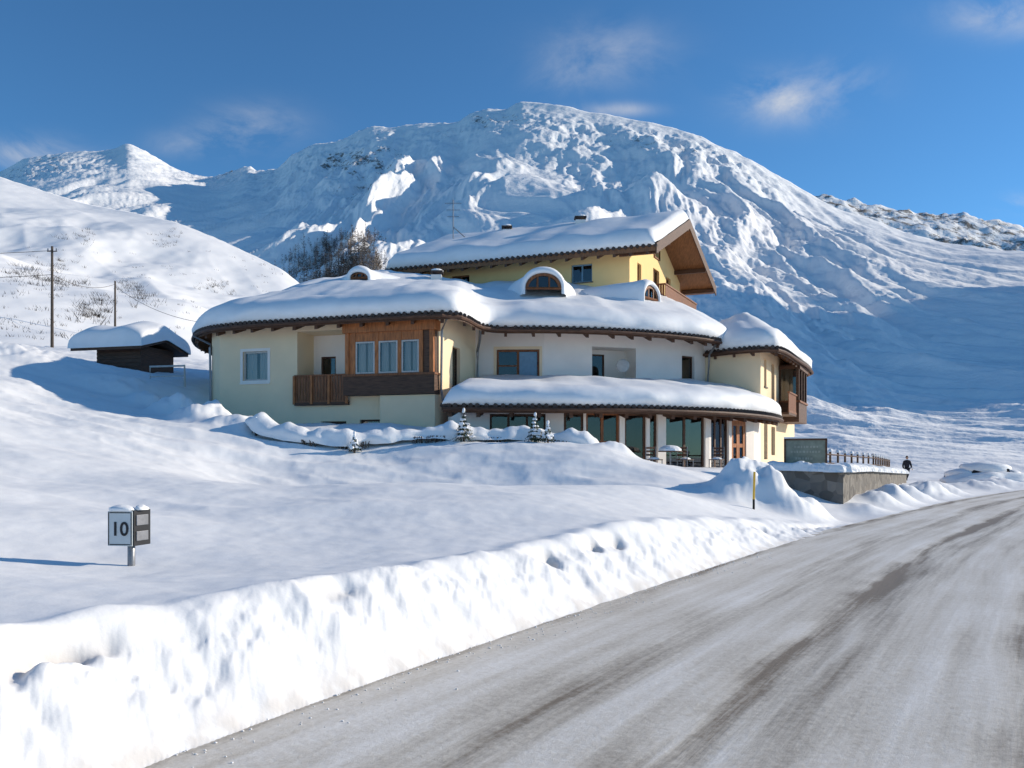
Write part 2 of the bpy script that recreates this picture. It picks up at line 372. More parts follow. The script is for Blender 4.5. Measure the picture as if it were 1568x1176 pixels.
# ------------------------------------------------------------------ mountains
def bu(u): return (u-784)/1300.0
def ev(v): return (700-v)/1300.0
FB=np.linspace(-1.6,1.9,1751)
def smooth_tab(b,v,sig):
    f=np.interp(FB,b,v); n=int(sig/.002*3); k=np.exp(-.5*(np.arange(-n,n+1)*.002/sig)**2); k/=k.sum()
    return np.convolve(np.pad(f,n,mode='edge'),k,'valid')
def table(pts): 
    a=np.array(pts,float); return bu(a[:,0]),a[:,1]
class Mtn:
    def __init__(s,crest,yC,yF,eF,noise,p=1.0,sig=.05):
        b,v=table(crest); s.ce=smooth_tab(b,ev(v),.0035); s.cs=smooth_tab(b,ev(v),sig)
        s.yC=smooth_tab(*table(yC),.05); s.yF=smooth_tab(*table(yF),.05); bb,vv=table(eF); s.eF=smooth_tab(bb,ev(vv),.05); s.noise=noise; s.p=p
    def eval(s,b,t):
        ec=np.interp(b,FB,s.ce); es=np.interp(b,FB,s.cs); yC=np.interp(b,FB,s.yC); yF=np.interp(b,FB,s.yF); eF=np.interp(b,FB,s.eF)
        y=yF*(yC/yF)**t; tc=np.clip(t,0,1); e=eF+(es-eF)*tc**s.p+(ec-es)*tc**9; x=b*y
        return x,y,EYE+e*y+s.noise(x,y,b,t)
    def z_at(s,x,y):
        b=np.array([x/y]); yC=np.interp(b,FB,s.yC); yF=np.interp(b,FB,s.yF)
        t=np.log(y/yF)/np.log(yC/yF); return float(s.eval(b,t)[2][0])
    def build(s,name,bs,rows,mat,rockfn,back=.5):
        t=np.linspace(0,1,rows); T,B=np.meshgrid(t,bs,indexing='ij')
        x,y,z=s.eval(B,T); rock=rockfn(x,y,B,T)
        bx=[];by=[];bz=[]
        for k in range(1,14):
            yy=y[-1]*(1+.03*k); bx.append(bs*yy); by.append(yy); bz.append(z[-1]-back*.03*k*y[-1]*(.5+.5*k/13))
        X=np.vstack([x]+bx);Y=np.vstack([y]+by);Z=np.vstack([z]+bz); RK=np.vstack([rock]+[rock[-1]]*13)
        return grid_obj(name,X,Y,Z,mat,attr={'rock':RK})
def win(t): return np.sin(np.pi*np.clip(t,0,1))**.6*(1-.5*sm(.8,1,t))
def G2(b,t,u,tt,su,st): return np.exp(-((b-bu(u))/(su/1300))**2-((t-tt)/st)**2)
def rocky(b,t):
    return np.clip(.85*G2(b,t,500,.92,100,.09)+.95*G2(b,t,560,.83,80,.09)+.8*G2(b,t,745,.97,70,.05)+.65*G2(b,t,900,.93,130,.05)+.8*G2(b,t,1090,.95,110,.06)+.9*G2(b,t,60,.96,120,.06)+.9*G2(b,t,340,1.0,110,.05)+.5*G2(b,t,640,.97,80,.05)+.6*G2(b,t,860,.87,70,.03)+.5*G2(b,t,980,.84,60,.03),0,1)
def main_noise(x,y,b,t):
    k=np.clip(y/700,.10,1.4)
    wx=x+70*fbm(x/300,y/300,2,51); wy=y+70*fbm(x/300+9,y/300,2,52)
    rx=wx+.6*wy*sm(0.05,.5,b)-.3*wy*(1-sm(-.3,0,b))
    n=44*k*(ridged(rx/270,wy/560,2,60,.40)-.32)*sm(.10,.45,t)
    n=n+14*k*fbm(rx/85,wy/150,2,70,.42)+6.0*k*(ridged(rx/34,wy/80,3,75)-.35)
    tc=.84-.05*np.cos((b-bu(860))*7); band=sm(bu(600),bu(720),b)*(1-sm(bu(980),bu(1120),b))
    n=n+band*(16*np.exp(-((t-tc+.03)/.035)**2)-24*np.exp(-((t-tc-.055)/.05)**2))
    lo=np.clip(y/300,.25,1)*sm(.1,.35,b)
    n=n+4.5*lo*(ridged((x+1.1*y)/30,(y-.5*x)/130,3,80,.55)-.35)+1.6*lo*(ridged((x+1.1*y)/8,(y-.5*x)/40,2,84)-.35)
    rk=rocky(b,t)
    return n*win(t)+rk*(13*(ridged(x/50,y/80,4,93,.62)-.4))*(1-.6*sm(.95,1,t))+(2.5*fbm(x/60,y/60,3,90)+3.0*rk*(ridged(x/22,y/60,2,97)-.4))*sm(.8,1,t)
main=Mtn([(-900,300),(-200,290),(0,264),(40,242),(70,238),(100,233),(150,232),(178,227),(195,218),(225,232),(260,254),(290,266),(320,273),(345,265),(380,254),(395,262),(428,258),(445,240),(475,222),(510,219),(540,206),(570,193),(600,196),(640,190),(700,188),(720,172),(750,165),(775,168),(795,156),(830,157),(870,165),(940,178),(1000,188),(1060,205),(1120,230),(1180,262),(1250,303),(1300,324),(1380,354),(1450,372),(1568,386),(1800,405),(2600,470)],
 [(-900,1900),(0,2100),(300,2100),(560,1600),(800,1500),(1100,1250),(1568,900),(2600,800)],
 [(-900,200),(600,170),(900,130),(1200,100),(1568,92),(2600,92)],
 [(-900,640),(600,660),(1000,700),(1200,735),(2600,738)],main_noise,1.0)
def main_rock(x,y,b,t):
    f=ridged(x/60,y/90,4,101); f2=fbm(x/18,y/26,3,103); f5=fbm(x/120,y/160,2,111)
    f3=ridged((x+1.1*y)/14,(y-.5*x)/50,2,107); f4=fbm(x/30,y/60,2,109)
    low=sm(.22,.4,b)*sm(.03,.15,t)*(1-sm(.62,.85,t))
    return np.clip(-.30+.52*rocky(b,t)*(.35+.9*f+.5*f5)+.10*f2+low*(.75*(f3-.30)+.18*f4)+.05*sm(.94,1,t),-1,.30)
bs=np.concatenate([np.linspace(-1.4,-.70,30,endpoint=False),np.linspace(-.70,.70,960,endpoint=False),np.linspace(.70,1.6,40)])
main.build('mountain',bs,420,M_mtn,main_rock)
hill=Mtn([(-900,150),(-300,215),(0,271),(60,290),(130,312),(200,325),(270,340),(330,364),(380,387),(430,411),(462,436),(520,485),(600,560),(700,650)],
 [(-900,300),(0,330),(460,210),(700,190)],[(-900,48),(0,50),(300,56),(460,75),(700,90)],
 [(-900,560),(0,572),(200,590),(300,612),(460,640),(700,690)],
 lambda x,y,b,t:(4.8*fbm(x/42,y/70,2,110)+.5*fbm(x/9,y/14,3,115)+2.2*(ridged((x+.5*y)/34,(y)/90,2,117)-.4))*win(t)*np.clip(y/150,.3,1.1)+.15*fbm(x/5,y/5,3,118)*sm(.9,1,t),.85,.02)
hill.build('hillside',np.linspace(-1.3,-.06,560),260,M_hill,
 lambda x,y,b,t: np.clip(-.40+.45*ridged(x/14,y/22,3,120)*(G2(b,t,60,.50,110,.10)+.8*G2(b,t,180,.35,80,.08)+.5*G2(b,t,330,.5,60,.08))+.12*fbm(x/4,y/4,2,121),-1,.4))
far=Mtn([(900,330),(1200,308),(1265,300),(1300,305),(1330,314),(1370,322),(1410,328),(1450,330),(1480,328),(1530,341),(1568,350),(1700,372),(2400,330)],
 [(900,3000),(2400,2600)],[(900,1300),(2400,1300)],[(900,520),(2400,520)],
 lambda x,y,b,t:(60*(ridged(x/260,y/260,5,130)-.4))*win(t)+(22*(ridged(x/90,y/90,4,133)-.3))*sm(.7,1,t))
far.build('distant_mountain_ridge',np.linspace(.15,1.3,450),110,M_far,lambda x,y,b,t:np.clip(.10+.3*ridged(x/120,y/120,3,140),-1,.4))
xs=np.linspace(300,1250,160); ys=np.linspace(150,1000,150); YY,XX=np.meshgrid(ys,xs,indexing='ij')  # unseen ridge added right of frame to shade the lower right slope
cx_=640+.45*(YY-400)
ZZ=-25+300*np.exp(-(np.abs(XX-cx_)/175)**2.0)*sm(210,400,YY)*(1-sm(760,960,YY))*(1+.25*fbm(XX/70,YY/70,4,150))
grid_obj('added_shade_ridge',XX,YY,ZZ,M_mtn,attr={'rock':-.3+.3*fbm(XX/40,YY/40,3,151)})
# ------------------------------------------------------------------ forest + shrubs
def bare_tree(g,x,y,z,h,n,mats,r=.02,spread=.28,low=.12):
    mat=random.choice(mats)
    g.tube([(x,y,z-1),(x,y,z+h)],[h*r,h*r*.2],mat,4,False)
    for i in range(n):
        k=random.random()**.9; zz=z+h*(low+(1-low)*.95*k); L=h*spread*(1.1-k)*random.uniform(.5,1.2); a=random.uniform(0,6.283)
        w=h*.016+.02
        dx,dy=math.cos(a),math.sin(a); zt=zz+L*random.uniform(-.1,.7)
        g.face([(x,y,zz-w),(x+dx*L*.6-dy*w,y+dy*L*.6+dx*w,(zz+zt)/2),(x+dx*L,y+dy*L,zt),(x+dx*L*.6+dy*w,y+dy*L*.6-dx*w,(zz+zt)/2+w)],mat)
M_larch=pmat('larch_twigs',(.18,.12,.08),.95,.3,.2,0); M_larch2=pmat('larch_twigs_dark',(.10,.074,.058),.95,.3,.2,0); M_larch3=pmat('larch_twigs_pale',(.28,.22,.17),.95,.3,.2,0)
LM=[M_larch,M_larch2,M_larch2,M_larch3]
g=G()
for i in range(620):
    u=random.triangular(422,590,545); top=np.interp(u,[422,460,500,540,575,590],[398,385,372,360,360,372])
    v=top+(440-top)*random.random()**.8
    b=np.array([bu(u)])
    ts=np.linspace(.3,.95,80); xx,yy,zz=main.eval(np.full(80,b[0]),ts); e=(zz-EYE)/yy
    k=int(np.argmin(np.abs(e-ev(v))))
    bare_tree(g,xx[k]+random.gauss(0,2),yy[k],zz[k],random.uniform(6,12),26,LM,.012,.42,.03)
g.obj('larch_forest')
g=G()
for i in range(420):
    if i<250:
        cu,cvv=random.choice([(35,415),(60,428),(100,435),(120,360),(150,470),(200,440),(215,455),(140,485),(330,440),(250,365),(90,405)])
        b=bu(cu+random.gauss(0,14)); v=cvv+random.gauss(0,6)
    else: b=bu(random.uniform(0,430)); v=random.uniform(380,520)
    ts=np.linspace(.0,.97,90); xx,yy,zz=hill.eval(np.full(90,b),ts); e=(zz-EYE)/yy
    k=int(np.argmin(np.abs(e-ev(v))))
    h=random.uniform(.4,1.2)*(1.2 if i<250 else .5)
    for q in range(9):
        a=random.uniform(0,6.28); l=h*random.uniform(.4,1); x0=xx[k]+random.gauss(0,.35); y0=yy[k]+random.gauss(0,.35)
        g.face([(x0,y0,zz[k]-.2),(x0+.06,y0,zz[k]-.2),(x0+math.cos(a)*l*.8,y0+math.sin(a)*l*.8,zz[k]+l*.8)],M_bark)
g.obj('hillside_shrubs')
# ------------------------------------------------------------------ hotel
hotel=empty('hotel_building')
def frame_window(g,f,a0,a1,z0,z1,dp,panes,fm,curt=True,fw=.07,rowsn=1):
    b0,b1=-dp,-dp+.06
    fbox(g,f,a0,a0+fw,b0,b1,z0,z1,fm); fbox(g,f,a1-fw,a1,b0,b1,z0,z1,fm)
    fbox(g,f,a0+fw,a1-fw,b0,b1,z0,z0+fw,fm); fbox(g,f,a0+fw,a1-fw,b0,b1,z1-fw,z1,fm)
    for i in range(1,panes):
        a=a0+(a1-a0)*i/panes; fbox(g,f,a-fw*.6,a+fw*.6,b0+.002,b1-.004,z0+fw,z1-fw,fm)
    for i in range(1,rowsn):
        z=z0+(z1-z0)*i/rowsn; fbox(g,f,a0+fw,a1-fw,b0+.006,b1-.012,z-fw*.35,z+fw*.35,fm)
    m=b0+.03
    g.face([f.p(a0+fw,m,z0+fw),f.p(a1-fw,m,z0+fw),f.p(a1-fw,m,z1-fw),f.p(a0+fw,m,z1-fw)],M_glass)
    bb=-dp-.7
    g.face([f.p(a0,bb,z0),f.p(a1,bb,z0),f.p(a1,bb,z1),f.p(a0,bb,z1)],M_dark)
    for q in ([(a0,b0,z0),(a0,bb,z0),(a0,bb,z1),(a0,b0,z1)],[(a1,bb,z0),(a1,b0,z0),(a1,b0,z1),(a1,bb,z1)],[(a0,b0,z1),(a1,b0,z1),(a1,bb,z1),(a0,bb,z1)],[(a0,bb,z0),(a1,bb,z0),(a1,b0,z0),(a0,b0,z0)]):
        g.face([f.p(*p) for p in q],M_dark)
    if curt:
        w=(a1-a0)*(.3 if curt==1 else .44)
        for (c0,c1) in ((a0+fw,a0+w),(a1-w,a1-fw)):
            n=8
            for i in range(n):
                x0=c0+(c1-c0)*i/n; x1=c0+(c1-c0)*(i+1)/n; d0=-dp-.1-.03*(i%2); d1=-dp-.1-.03*((i+1)%2)
                g.face([f.p(x0,d0,z0+.02),f.p(x1,d1,z0+.02),f.p(x1,d1,z1-.02),f.p(x0,d0,z1-.02)],M_curt)
def wall(g,f,z0,z1,mat,ops=(),L=None):
    L=L or f.L
    As=sorted(set([0,L]+[o['a'][0] for o in ops]+[o['a'][1] for o in ops])); Zs=sorted(set([z0,z1]+[o['z'][0] for o in ops]+[o['z'][1] for o in ops]))
    for i in range(len(As)-1):
        for j in range(len(Zs)-1):
            ca=(As[i]+As[i+1])/2; cz=(Zs[j]+Zs[j+1])/2
            if any(o['a'][0]<ca<o['a'][1] and o['z'][0]<cz<o['z'][1] for o in ops): continue
            g.face([f.p(As[i],0,Zs[j]),f.p(As[i+1],0,Zs[j]),f.p(As[i+1],0,Zs[j+1]),f.p(As[i],0,Zs[j+1])],mat)
    for o in ops:
        a0,a1=o['a']; c0,c1=o['z']; dp=o.get('dp',.2); rm=o.get('rm',mat)
        for q in ([(a0,0,c0),(a0,-dp,c0),(a0,-dp,c1),(a0,0,c1)],[(a1,-dp,c0),(a1,0,c0),(a1,0,c1),(a1,-dp,c1)],[(a0,-dp,c1),(a1,-dp,c1),(a1,0,c1),(a0,0,c1)],[(a0,0,c0),(a1,0,c0),(a1,-dp,c0),(a0,-dp,c0)]):
            g.face([f.p(*p) for p in q],rm)
        k=o.get('k','win')
        if k=='win':
            frame_window(g,f,a0,a1,c0,c1,dp,o.get('n',2),o.get('fm',M_wood3),o.get('c',1),o.get('fw',.07),o.get('r',1))
            if o.get('sur'):
                s=o['sur']; w=.12
                fbox(g,f,a0-w,a0,-.02,.015,c0-w,c1+w,s); fbox(g,f,a1,a1+w,-.02,.015,c0-w,c1+w,s); fbox(g,f,a0,a1,-.02,.015,c1,c1+w,s); fbox(g,f,a0-w,a1+w,-.02,.06,c0-w-.03,c0-w+.04,s) 
                fbox(g,f,a0,a1,-.02,.015,c0-w+.04,c0,s)
            elif c0>2: fbox(g,f,a0-.06,a1+.06,-.05,.07,c0-.06,c0-.002,M_stone)
        elif k=='log':
            f2=F2(f.p(a0,-dp,0)[:2],f.p(a1,-dp,0)[:2])
            wall(g,f2,c0,c1,o.get('bm',M_white),o.get('in',()))
FL=F2((-12.4,36),(-2.84,33.0))
g=G()
wall(g,FL,0,7.35,M_cream,[dict(a=(1.15,2.35),z=(4.9,6.12),n=1,fm=M_frame,sur=M_white,c=2,dp=.15),
 dict(a=(3.75,6.15),z=(3.9,6.85),k='log',dp=1.3,bm=M_white,**{'in':[dict(a=(.35,1.05),z=(3.92,5.95),n=1,fm=M_wood,c=0,dp=.12)]}),
 dict(a=(4.85,6.0),z=(2.75,3.15),n=2,fm=M_wood,c=0),dict(a=(6.6,7.5),z=(2.7,3.2),n=1,fm=M_wood,c=0)])
FLs=F2((-2.84,33.0),(-1.6,37.2))
wall(g,FLs,0,7.45,M_cream,[dict(a=(1.5,2.4),z=(4.6,6.2),n=1,fm=M_wood,c=0)])
wall(g,F2((-14.6,43.5),(-12.9,36.5)),0,7.4,M_cream)
wall(g,F2((-12.9,36.5),(-12.4,36)),0,7.35,M_cream)
fbox(g,FL,7.7,FL.L+.0,.003,.42,1,4.12,M_cream)
g.obj('left_wing_walls',hotel)
g=G(); Bp=.5
a0,a1=6.22,FL.L-.02
fbox(g,FL,a0-.05,a1+.06,.004,Bp+.06,4.14,4.9,M_wood)
fbox(g,FL,a0-.08,a1+.09,.004,Bp+.1,4.88,4.96,M_wood3)
fbox(g,FL,a0-.08,a1+.09,.004,Bp+.1,6.6,6.98,M_wood2)
posts=[a0,a0+.30,a0+1.30,a0+2.28,a0+3.18,a1-.16]
for p in posts: fbox(g,FL,p,p+.16,Bp-.12,Bp+.02,4.96,6.6,M_wood2)
for p,q in zip(posts[1:-2],posts[2:-1]): 
    fbox(g,FL,p+.16,q,Bp-.10,Bp,6.25,6.6,M_wood2)
    fr=F2(FL.p(0,Bp,0)[:2],FL.p(1,Bp,0)[:2])
    frame_window(g,fr,p+.165,q-.005,4.98,6.24,.05,1,M_frame,2,fw=.06)
fbox(g,FL,posts[-2]+.16,a1-.16,Bp-.1,Bp-.03,4.96,6.6,M_wood)
fbox(g,FL,a0+.16,posts[1],Bp-.1,Bp-.03,4.96,6.6,M_wood2)
fbox(g,FL,a1-.10,a1-.04,.02,Bp-.14,4.96,6.6,M_wood); fbox(g,FL,a0+.02,a0+.1,.02,Bp-.14,4.96,6.6,M_wood2)
g.obj('glazed_bay',hotel)
def balcony(g,f,a0,a1,b,z0,z1,mat):
    fbox(g,f,a0,a1,b-.05,b+.06,z1-.07,z1,mat); fbox(g,f,a0,a1,b-.03,b+.03,z0,z0+.1,mat)
    a=a0+.02
    while a<a1-.1:
        fbox(g,f,a,a+.11,b-.015,b+.015,z0+.05,z1-.06,mat); a+=.135
g=G(); fbox(g,FL,3.7,6.15,-.1,.16,3.8,3.92,M_wood); balcony(g,FL,3.7,6.15,.12,3.9,5.05,M_wood3)
for a in (3.7,4.5,5.3,6.1): fbox(g,FL,a-.05,a+.05,.155,.19,3.85,5.02,M_wood2)
g.obj('loggia_railing',hotel)
W=[(-1.6,37.2),(1.4,37.0),(3.4,37.5),(5.8,38.3),(7.8,39.3),(9.3,40.5)]
g=G()
ops=[[dict(a=(.92,2.8),z=(5.0,6.41),n=2,fm=M_wood3,c=0,fw=.09,r=2,sur=M_cream)],[],
 [dict(a=(.15,2.3),z=(4.7,6.6),k='log',dp=1.1,bm=M_white,**{'in':[dict(a=(.1,1.1),z=(4.72,6.4),n=1,fm=M_wood,c=0,dp=.1)]})],[],
 [dict(a=(.1,1.0),z=(5.2,6.42),n=1,fm=M_wood,c=0)]]
for i in range(5): wall(g,F2(W[i],W[i+1]),0,7.45,M_white,ops[i])
f=F2(W[0],W[1]); fbox(g,f,1.92,2.68,-.16,-.13,5.1,6.3,M_blue)
wall(g,F2((9.3,40.5),(10.4,46)),0,7.6,M_white)
g.obj('curved_facade',hotel)
FR=F2((9.2,40.4),(11.3,38.6)); FS=F2((11.3,38.6),(16.4,49.3))
g=G(); wall(g,FR,0,6.9,M_cream)
wall(g,FS,0,6.9,M_cream,[dict(a=(1.0,1.7),z=(5.0,6.3),n=1,fm=M_wood3,c=1),dict(a=(1.0,2.0),z=(1.6,3.4),n=1,fm=M_wood,c=0),dict(a=(3.2,4.2),z=(4.2,6.3),n=1,fm=M_wood3,c=0),dict(a=(3.2,4.4),z=(1.8,3.2),n=1,fm=M_wood,c=0)])
wall(g,F2((16.4,49.3),(12,55)),0,6.9,M_cream)
g.obj('right_block_walls',hotel)
g=G()
fbox(g,FS,5.6,9.0,.003,1.0,3.5,4.5,M_wood); fbox(g,FS,5.55,9.05,.003,1.06,4.5,4.6,M_wood3); fbox(g,FS,5.55,9.05,.003,1.06,6.2,6.4,M_wood)
fbox(g,FS,5.7,8.9,.003,.8,4.6,6.2,M_dark)
for a in (5.6,6.75,7.8,8.85): fbox(g,FS,a,a+.15,.85,1.0,4.6,6.2,M_wood)
fbox(g,FS,5.6,5.75,.003,.12,4.6,6.2,M_wood)
g.face([FS.p(5.62,.0,4.6),FS.p(5.62,.95,4.6),FS.p(5.62,.95,6.2),FS.p(5.62,.0,6.2)],M_glass)
g.face([FS.p(5.7,.93,4.6),FS.p(8.9,.93,4.6),FS.p(8.9,.93,6.2),FS.p(5.7,.93,6.2)],M_glass)
fbox(g,FS,2.6,5.4,.003,.9,3.75,3.85,M_wood); balcony(g,FS,2.6,5.4,.88,3.85,4.85,M_wood3)
g.obj('side_bay',hotel)
C=[(-2.5,33.1),(-1.7,30.4),(2.6,30.3),(5.0,31.0),(7.6,32.7),(10.2,35.8),(11.3,38.6)]
g=G()
gl=dict(fm=M_wood,c=0,fw=.09,dp=.15)
cops=[[],[dict(a=(.9,2.9),z=(2.4,3.25),n=3,c=0,fm=M_wood),dict(a=(3.55,4.25),z=(1.2,3.3),n=1,**gl)],
 [dict(a=(.05,1.35),z=(1.2,3.3),n=2,r=2,**{**gl,'fm':M_wood3}),dict(a=(1.55,2.4),z=(1.2,3.3),n=1,r=1,**gl)],
 [dict(a=(.05,.45),z=(1.2,3.3),n=1,**gl),dict(a=(.85,2.9),z=(1.15,3.3),n=2,r=1,**gl)],
 [dict(a=(.15,1.7),z=(1.15,3.3),n=3,r=1,**gl),dict(a=(1.95,3.3),z=(1.15,3.2),n=2,fm=M_wood2,c=0,fw=.22,dp=.1,r=2)],[]]
for i in range(6): wall(g,F2(C[i],C[i+1]),0,3.75,M_white,cops[i])
g.obj('ground_floor_walls',hotel)
g=G(); g.face([(-2,29.2,1.16),(3,28.9,1.16),(6,29.2,1.16),(9.4,31.5,1.16),(12.4,37.5,1.16),(11,39,1.16),(5,33,1.16),(-2,31,1.16)],M_stone)
g.obj('terrace_slab',hotel)
def lofted_roof(name,E,I,thick=.65,it=2,amp=.1,seed=0,drop=.25):
    E=chaikin(E,it); I=chaikin(I,it)
    E2=[];I2=[]
    for k in range(len(E)-1):
        n=max(1,int((Vector(E[k+1])-Vector(E[k])).length/.22))
        for j in range(n):
            t=j/n; E2.append(Vector(E[k]).lerp(Vector(E[k+1]),t)); I2.append(Vector(I[k]).lerp(Vector(I[k+1]),t))
    E2.append(Vector(E[-1])); I2.append(Vector(I[-1]))
    nC=len(E2)
    g=G()
    for k in range(nC-1):
        a,b,c,d=E2[k],E2[k+1],I2[k+1],I2[k]; dn=Vector((0,0,drop))
        g.face([a-dn,b-dn,b,a],M_wood); g.face([a,b,c,d],M_tile); g.face([a-dn,d-dn,c-dn,b-dn],M_soffit)
    for k in (0,nC-1):
        a,d=E2[k],I2[k]; dn=Vector((0,0,drop)); g.face([a-dn,a,d,d-dn],M_wood)
    for k in range(nC-1):
        o=(E2[k]-I2[k]); o.z=0; o.normalize(); p=E2[k]
        g.tube([p-o*.15,p+o*.09],.085,M_tile,7)
    for k in range(2,nC-1,4):
        o=(I2[k]-E2[k]); o.normalize(); s=Vector((-o.y,o.x,0)).normalized()*.06
        p=E2[k]-Vector((0,0,drop+.001)); q=p+o*1.6; p=p+o*.12; h=Vector((0,0,.16))
        g.hexa([p-s-h,p+s-h,q+s-h,q-s-h,p-s,p+s,q+s,q-s],M_wood)
    path=[]
    for k in range(0,nC,3):
        o=(E2[k]-I2[k]); o.z=0; o.normalize(); path.append(E2[k]+o*.12-Vector((0,0,.13)))
    g.tube(path,.07,M_wood,6)
    g.obj(name+'_slab',hotel)
    prof=[(.02,.0),(-.05,.08),(-.10,.22),(-.12,.40),(-.09,.58),(-.02,.75),(.12,.88),(.32,.96),(.65,1.0)]
    nI=22
    X=np.zeros((len(prof)+nI,nC));Y=X.copy();Z=X.copy()
    for k in range(nC):
        e,i=E2[k],I2[k]; o=(e-i); L=Vector((o.x,o.y)).length; oh=Vector((o.x,o.y,0)).normalized(); sl=(i.z-e.z)/max(L,.01)
        dA=(E2[k]-E2[0]).length; dB=(E2[k]-E2[-1]).length
        end=min(1,(dA/.35+.02))**.5*min(1,(dB/.35+.02))**.5
        th=thick*(1+.22*mn.noise(Vector((e.x*.35,e.y*.35,seed)))+.08*mn.noise(Vector((e.x*1.3,e.y*1.3,seed))))*end
        for r,(w,h) in enumerate(prof):
            ww=w*thick/.65+.10*mn.noise(Vector((e.x*.9,e.y*.9,seed+4+h*1.6)))*(h>0)+.03*mn.noise(Vector((e.x*3,e.y*3,h*4)))*(h>0)
            p=e-oh*ww; X[r,k]=p.x;Y[r,k]=p.y;Z[r,k]=e.z+sl*max(ww,0)+h*th+.02
        w0=prof[-1][0]
        for j in range(nI):
            w=w0+(L-w0)*(j+1)/nI; p=e-oh*w
            n=mn.noise(Vector((p.x*.3,p.y*.3,seed+9)))*amp+mn.noise(Vector((p.x*.9,p.y*.9,seed+3)))*amp*.3
            X[len(prof)+j,k]=p.x;Y[len(prof)+j,k]=p.y;Z[len(prof)+j,k]=e.z+sl*w+th+n*min(1,w/1.5)*end+.02
    grid_obj(name+'_snow',X,Y,Z,M_rsnow,parent=hotel)
Em=[(-15.3,44.5,7.15),(-15.2,41,7.15),(-13.9,37,7.15),(-11.8,34.7,7.13),(-8,33.5,7.13),(-4.2,32.25,7.13),(-2.3,31.7,7.13),(-1.75,32.6,7.13),(-1.3,34.9,7.13),(-.6,35.6,7.13),(1.4,35.5,7.13),(3.8,35.9,7.13),(6.4,36.9,7.13),(8.4,38.1,7.13),(9.6,39.2,7.13),(10.8,41.5,7.15),(11.5,44.5,7.2)]
Im=[(-9,48,10.6),(-9,47.4,10.8),(-8.8,46.6,10.95),(-8.2,45.8,11.0),(-6.5,45.5,10.9),(-4.5,45.4,10.7),(-3.4,45.4,10.5),(-2.4,45.5,10.4),(-1.5,45.6,10.4),(-.5,45.6,10.4),(1,45.7,10.4),(2.5,45.7,10.4),(4.5,45.7,10.2),(6.5,45.7,10.0),(7.6,45.8,9.9),(8.0,47,9.8),(8.6,48,9.7)]
lofted_roof('main_roof',Em,Im,.78,seed=1,amp=.3)
Ec=[(-2.4,29.4,3.5),(-1.2,29.15,3.47),(2.6,29.1,3.45),(5.2,29.8,3.45),(7.9,31.4,3.45),(10.0,33.8,3.45),(11.4,36.4,3.45),(12,38,3.45)]
Ic=[(-1.7,37.1,4.6),(-.4,37.1,4.62),(2.2,37.1,4.62),(4.4,37.8,4.62),(6.6,38.7,4.6),(8.6,39.8,4.55),(9.6,40,4.5),(10.6,39.3,4.4)]
lofted_roof('canopy_roof',Ec,Ic,.66,seed=2,amp=.15)
Er=[(8.7,41.2,6.7),(10.2,38.7,6.65),(11.5,37.5,6.6),(12.4,38.6,6.6),(14.2,42.3,6.6),(16.2,46.3,6.6),(17.4,49.4,6.6),(16,52,6.6)]
Ir=[(10.8,44,8.1),(11.2,43.2,8.2),(11.8,43,8.3),(12.1,43.6,8.4),(12.5,45.2,8.4),(13.0,48,8.3),(13.6,49.6,8.2),(13.4,50.4,8.1)]
lofted_roof('right_roof',Er,Ir,.7,seed=3,amp=.25)
E0,R0,B0=Vector((7.1,42,12.2)),Vector((9.9,47.5,14.9)),Vector((12.7,53,12.2))
E1,R1,B1=Vector((-7,47.6,12.2)),Vector((-4.2,53.1,14.9)),Vector((-1.4,58.6,12.2))
FT=F2((-5.8,48.4),(6.05,43.7)); FG=F2((6.05,43.7),(10.4,52.6))
g=G()
wall(g,FT,8,12.65,M_yellow,[dict(a=(9.6,10.75),z=(10.9,11.85),n=2,fm=M_blue,c=0),dict(a=(2.6,3.7),z=(10.9,11.8),n=2,fm=M_wood3,c=0)])
wall(g,FG,6,12.65,M_yellow,[dict(a=(1.3,2.0),z=(10.6,12.0),n=1,fm=M_wood3,c=0),dict(a=(4.2,5.4),z=(10.2,12.3),n=2,fm=M_wood3,c=0),dict(a=(6.8,7.8),z=(10.2,12.3),n=1,fm=M_wood3,c=0)])
g.face([FG.p(0,0,12.65),FG.p(FG.L,0,12.65),FG.p(FG.L/2,0,14.55)],M_yellow)
frame_window(g,F2(FG.p(0,.06,0)[:2],FG.p(1,.06,0)[:2]),4.3,5.4,12.9,13.6,.05,1,M_wood3,0)
wall(g,F2((10.4,52.6),(-2.0,57.5)),6,12.65,M_yellow); wall(g,F2((-2.0,57.5),(-5.8,48.4)),6,12.65,M_yellow)
g.obj('upper_storey_walls',hotel)
g=G()
dn=Vector((0,0,.28))
for a,b,c,d in ((E0,E1,R1,R0),(R0,R1,B1,B0)):
    g.hexa([a-dn,b-dn,c-dn,d-dn,a,b,c,d],M_soffit)
gd=(Vector((.93,-.37,0))).normalized()*.06
for a,b in ((E0,R0),(B0,R0)):
    up=Vector((0,0,.1)); lo=Vector((0,0,.42))
    g.hexa([a-lo+gd*.1,a-lo+gd,b-lo+gd,b-lo+gd*.1,a+up+gd*.1,a+up+gd,b+up+gd,b+up+gd*.1],M_wood)
for k in (.08,.4,.98,1.6,1.92):
    p=E0.lerp(R0,k) if k<=1 else R0.lerp(B0,k-1)
    q=p-Vector((.93,-.37,0))*2.0; s=Vector((.03,.09,0)); h=Vector((0,0,.22)); t=Vector((0,0,.30))
    g.hexa([p-s-t-h,p+s-t-h,q+s-t-h,q-s-t-h,p-s-t,p+s-t,q+s-t,q-s-t],M_wood)
n=50
for i in range(n+1):
    p=E0.lerp(E1,i/n); o=Vector((-.37,-.93,0)); g.tube([p-o*.1,p+o*.08],.1,M_tile,7)
